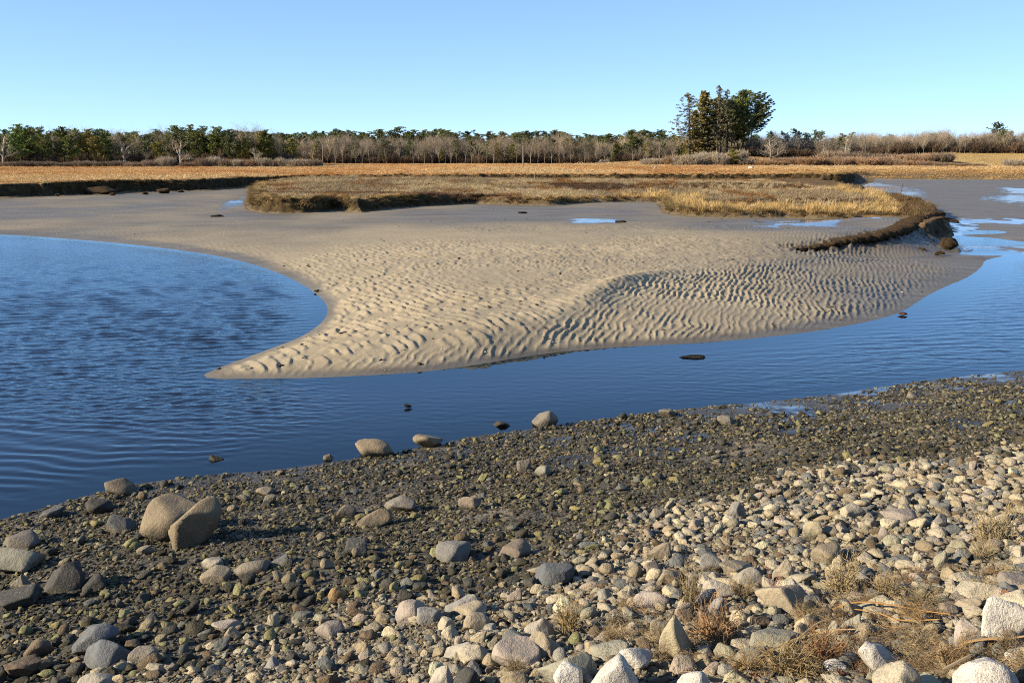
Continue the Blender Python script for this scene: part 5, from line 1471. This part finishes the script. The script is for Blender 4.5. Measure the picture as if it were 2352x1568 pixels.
# peat clods and weed
q = NT('peat_clod'); c = q.coord(); n_ = q.noise(c, 7, 5, .7)
M_PEAT = q.base(q.mix(1.0, q.n('ShaderNodeObjectInfo').outputs['Color'], q.ramp(n_, (.3, (.35, .35, .35)), (.7, (1.5, 1.4, 1.2))), 'MULTIPLY'), .95, .1, q.bump(n_, 1, .15))
def clod(px, py, w, h, c, lab, cat, name, grp, rough=.16, z0=None):
    d_ = at(px / 1.6327, py / 1.6327, z0) if z0 is not None else None
    p = d_ if d_ is not None else ground(px, py)
    dep = p[1] * _cp + (H - p[2]) * _sp
    v_, f_ = rock_verts(int(px * 7 + py) % 9973, 4, 12, 14., 'block', rough)
    W_ = w / 3733 * dep; v_ = v_ * np.array([W_, W_ * .7, h / 3733 * dep * 1.3])
    o = link(name, mesh_np(name, v_, f_, True, M_PEAT)); o.location = (p[0], p[1] + W_ * .2, p[2] + h / 3733 * dep * .35); o.color = (*c, 1)
    tag(o, lab, cat, grp)
PB = (.10, .07, .04); SW = (.045, .038, .022)
for px, py, w, h, lab in [(375, 729, 115, 30, 'long pale edged turf block slumped at the foot of the far bank'), (607, 726, 55, 20, 'round turf block under the shaded far bank'), (479, 716, 46, 18, 'turf block between the long slumped block and the round one'),
    (675, 722, 28, 9, 'small flat clod near the right end of the shaded far bank'), (419, 732, 26, 10, 'small clod in front of the long slumped turf block'), (544, 729, 24, 9, 'small clod left of the round turf block'), (98, 729, 26, 12, 'rounded clod under the lit left part of the far bank'), (16, 735, 44, 14, 'clod cut by the left edge under the far bank'), (203, 724, 22, 12, 'upper of two clods at the middle of the lit bank'), (216, 735, 20, 9, 'lower of two clods at the middle of the lit bank'), (970, 690, 44, 14, 'turf block where the far bank meets the island')]:
    clod(px, py, w, h, PB, lab, 'turf block', 'turf_block', 'turf blocks slumped from the far bank', .2, .62 if px < 900 else 1.2)
# the eroded, overhanging edge of the raised flat at the tip of the island
LIP = smooth_poly(tr([(1835, 577, .46), (1875, 571, .52), (1920, 563, .62), (1970, 555, .74), (2030, 545, .86), (2075, 532, .95), (2105, 512, 1.02), (2135, 500, 1.0), (2158, 498, .9), (2168, 510, .7)]), 2)
LIP = dens(LIP, .07); nl_ = len(LIP); sl = np.cumsum(np.r_[0, np.hypot(*np.diff(LIP[:, :2], axis=0).T)])
tg = np.gradient(LIP[:, :2], axis=0); tg /= np.linalg.norm(tg, axis=1)[:, None]; nrm = np.stack([tg[:, 1], -tg[:, 0]], -1)     # towards the low sand
bz_, _ = terrain(LIP[:, 0] + nrm[:, 0] * .9, LIP[:, 1] + nrm[:, 1] * .9, False)
tp_, _ = terrain(LIP[:, 0] - nrm[:, 0] * .8, LIP[:, 1] - nrm[:, 1] * .8, False)
ramp = sstep(0, 4, sl)
prof = [(-1.0, -.06, 1), (-.7, .03, 1), (-.4, .09, 1), (-.1, .13, 1), (.16, .11, 1), (.32, .02, 1), (.30, -.15, .8), (.20, 0, .62), (.16, 0, .45), (.22, 0, .28), (.36, 0, .12), (.60, -.02, .0), (.85, -.06, 0)]
rows = []
for k, (o_, dz_, f_) in enumerate(prof):
    jag = 1 + .9 * fbm(sl / .55 + .3 * k, np.full(nl_, k * .22), 301, 3)
    off = o_ * (.35 + .75 * ramp) + (.24 * fbm(sl / .35, np.full(nl_, k * .45), 303, 3) + .10 * fbm(sl / .12, np.full(nl_, k * .8), 304, 2)) * (1 if k not in (0, 12) else .2)
    zt_ = np.maximum(tp_, LIP[:, 2] - .1) + .05; zz_ = bz_ + (zt_ - bz_) * f_ + dz_ * ramp * jag + .06 * fbm(sl / .16, np.full(nl_, k * .7), 305, 2)
    rows.append(np.stack([LIP[:, 0] + nrm[:, 0] * off, LIP[:, 1] + nrm[:, 1] * off, zz_], -1))
v_ = np.stack(rows, 0).reshape(-1, 3)
o = link('peat_bank', mesh_np('peat_bank', v_, grid_faces(len(prof), nl_), True, M_PEAT)); o.color = (.105, .07, .038, 1)
tag(o, 'dark eroded peat bank overhanging the sand at the right tip of the marsh island', 'peat bank')
for px, py, w, h, lab in [(3565, 930, 75, 38, 'largest dark peat lump beside the stream at the island tip'), (3500, 900, 60, 36, 'dark peat lump under the island tip'), (3455, 944, 46, 15, 'brown peat lump on sand left of the stream'), (3425, 935, 40, 14, 'low peat lump leftmost under the island tip'), (3530, 955, 40, 14, 'peat lump in front of the largest one by the stream'), (3470, 915, 46, 22, 'peat lump in the shade of the island bank')]:
    clod(px, py, w, h, (.085, .058, .033), lab, 'peat lump', 'peat_lump', 'peat lumps fallen from the island tip', .22, .15)
for px, py, w, h, lab, z0 in [(1187, 1094, 22, 8, 'weed scrap on the curved edge of the left pool', .03), (3388, 1180, 34, 9, 'reddish weed scrap on the sand edge by the right channel', .03), (1530, 1527, 32, 10, 'dark weed clump floating in the near channel', .02), (2600, 1342, 100, 4, 'long weed patch floating in the mid channel', .01), (815, 815, 50, 10, 'dark weed scrap on the sand above the left pool', .42), (1960, 800, 40, 6, 'brown weed scrap left of the small puddles', .66), (2330, 835, 46, 8, 'brown clump beside the small puddles on the mud', .7)]:
    clod(px, py, w, h, SW if px != 3388 else (.16, .07, .04), lab, 'weed clump', 'seaweed_clump', 'weed scraps on sand and water', .3, z0)
# posts, snag, fallen trunk
def post(name, px, y, ptop, r0, c, lab, cat, lean=0.0):
    X = at_y(px / 1.6327, 361, y)[0]; g = float(terrain(np.array([X]), np.array([float(y)]), False)[0][0]); zt = at_y(px / 1.6327, ptop / 1.6327, y)[2]
    G = Geo(); h_ = zt - g + .3; t = np.linspace(0, 1, 7)
    G.tube(np.stack([lean * t * h_ + .02 * h_ * np.sin(t * 3) * .3, 0 * t, t * h_], -1), r0 * (1 - .3 * t), 8)
    me = G.mesh(name, M_BARK, True); bm = bmesh.new(); bm.from_mesh(me); bmesh.ops.holes_fill(bm, edges=[e for e in bm.edges if e.is_boundary]); bm.to_mesh(me); bm.free()
    o = link(name, me); o.location = (X, y, g - .3); o.color = (*c, 1); tag(o, lab, cat); return o
post('bare_pole', 1962, 300., 547, .16, (.50, .44, .36), 'tall bare pole standing alone in the marsh before the far wood', 'pole', -.01)
post('wooden_post', 2006, 158., 648, .11, (.34, .28, .2), 'short old wooden post on the edge of the middle marsh bank', 'post', .03)
post('wooden_stake', 2445, 290., 614, .07, (.62, .57, .5), 'thin pale stake in the marsh left of the tall clump', 'stake')
post('driftwood_stick', 3384, 128., 690, .05, (.12, .09, .07), 'dark stick poking out of the mud flat by the right pools', 'stick', .2)
o = post('dead_snag', 1208, 335., 541, .17, (.36, .31, .26), 'thin dead snag rising beside the grey shrub at the wood edge', 'dead tree', .04)
tm_, cm_ = proto(('bare', 'spread', 12), None)
X = at_y(2265 / 1.6327, 361, 440)[0]; root = bpy.data.objects.new('fallen_tree', None); COL.objects.link(root); root.location = (X - 3.5, 440, float(terrain(np.array([X]), np.array([440.]), False)[0][0]) + .4); root.rotation_euler = (0, math.radians(78), math.radians(8)); root.scale = (.38, .38, .75)
a_ = link('trunk', tm_, root); a_.color = (.62, .58, .52, 1); b_ = link('crown', cm_, root); b_.color = (.55, .5, .45, 1)
tag(root, 'whitish fallen tree lying at the far edge of the marsh', 'fallen tree')
for px, py, w, h, lab in [(2816, 636, 24, 9, 'pale rock on the marsh grass below the tall clump'), (2457, 621, 12, 6, 'tiny white rock near the thin pale stake')]:
    p = at_y(px / 1.6327, py / 1.6327, 250.); g = float(terrain(np.array([p[0]]), np.array([250.]), False)[0][0])
    v_, f_ = rock_verts(int(px), 3, 12, 20., 'block', .04); W_ = w / 3733 * 250
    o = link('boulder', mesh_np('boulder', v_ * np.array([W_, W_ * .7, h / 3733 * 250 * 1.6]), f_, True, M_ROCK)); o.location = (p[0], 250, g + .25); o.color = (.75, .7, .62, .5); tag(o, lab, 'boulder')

# straw litter washed in between the stones
n = 620
px = dr.uniform(2250, 3900, n); py = 2130 + 430 * dr.random(n) ** .8
k_ = fbm(px / 260, py / 120, 191, 3) + .35 * sstep(2300, 2500, py) + .15 * sstep(2900, 3300, px) > .27
P = hit(px[k_], py[k_]); n = len(P)
LIT = bpy.data.collections.new('litter_shapes')
for k in range(4):
    me = twig_tuft(120 + k, 26, .9, .12); me.materials.clear(); me.materials.append(M_STRAW)
    LIT.objects.link(bpy.data.objects.new('litter_%d' % k, me))
lc = np.where(dr.random((n, 1)) < .35, np.array([[.29, .195, .11]]), np.array([[.42, .335, .20]])) * (1 + .2 * dr.normal(size=(n, 1)))
ls = dr.uniform(.07, .16, n)
scatter('dry_litter', P + [0, 0, .035], np.stack([.15 * dr.normal(size=n), .15 * dr.normal(size=n), dr.uniform(0, 6.28, n)], -1), np.stack([ls, ls, ls * .55], -1), dr.integers(0, 4, n), np.concatenate([np.clip(lc, .02, .8), np.ones((n, 1))], 1), LIT, 'tangled dry straw washed in between the stones at lower right', 'straw litter')
# shell flecks and weed crumbs on the sand
def flecks(name, px, py, s0, s1, c, lab, cat):
    d_ = at(px, py, .4); n = len(px); z, mm_ = terrain(d_[:, 0], d_[:, 1]); ok = (mm_['near'] < .5) & (mm_['marsh'] < .2) & (z > .02); d_, z = d_[ok], z[ok]; n = len(z)
    s_ = dr.uniform(s0, s1, n)
    scatter(name, np.stack([d_[:, 0], d_[:, 1], z + s_ * .12], -1), np.stack([.3 * dr.normal(size=n), .3 * dr.normal(size=n), dr.uniform(0, 6.28, n)], -1), np.stack([s_, s_ * .8, s_ * .35], -1), dr.integers(0, 18, n), np.concatenate([np.array(c) * (1 + .2 * dr.normal(size=(n, 1))), np.full((n, 1), .3)], 1), PEB, lab, cat)
flecks('shells', np.concatenate([dr.uniform(0, 560, 260), dr.uniform(600, 2200, 160)]), np.concatenate([455 + 110 * dr.random(260), 500 + 320 * dr.random(160)]), .03, .08, (.9, .86, .78), 'tiny white shell flecks scattered over the sand', 'shells')
flecks('weed_crumbs', dr.uniform(0, 2250, 260), 460 + 390 * dr.random(260) ** 1.2, .04, .16, (.09, .065, .04), 'small dark weed crumbs lying over the sand bar', 'weed')
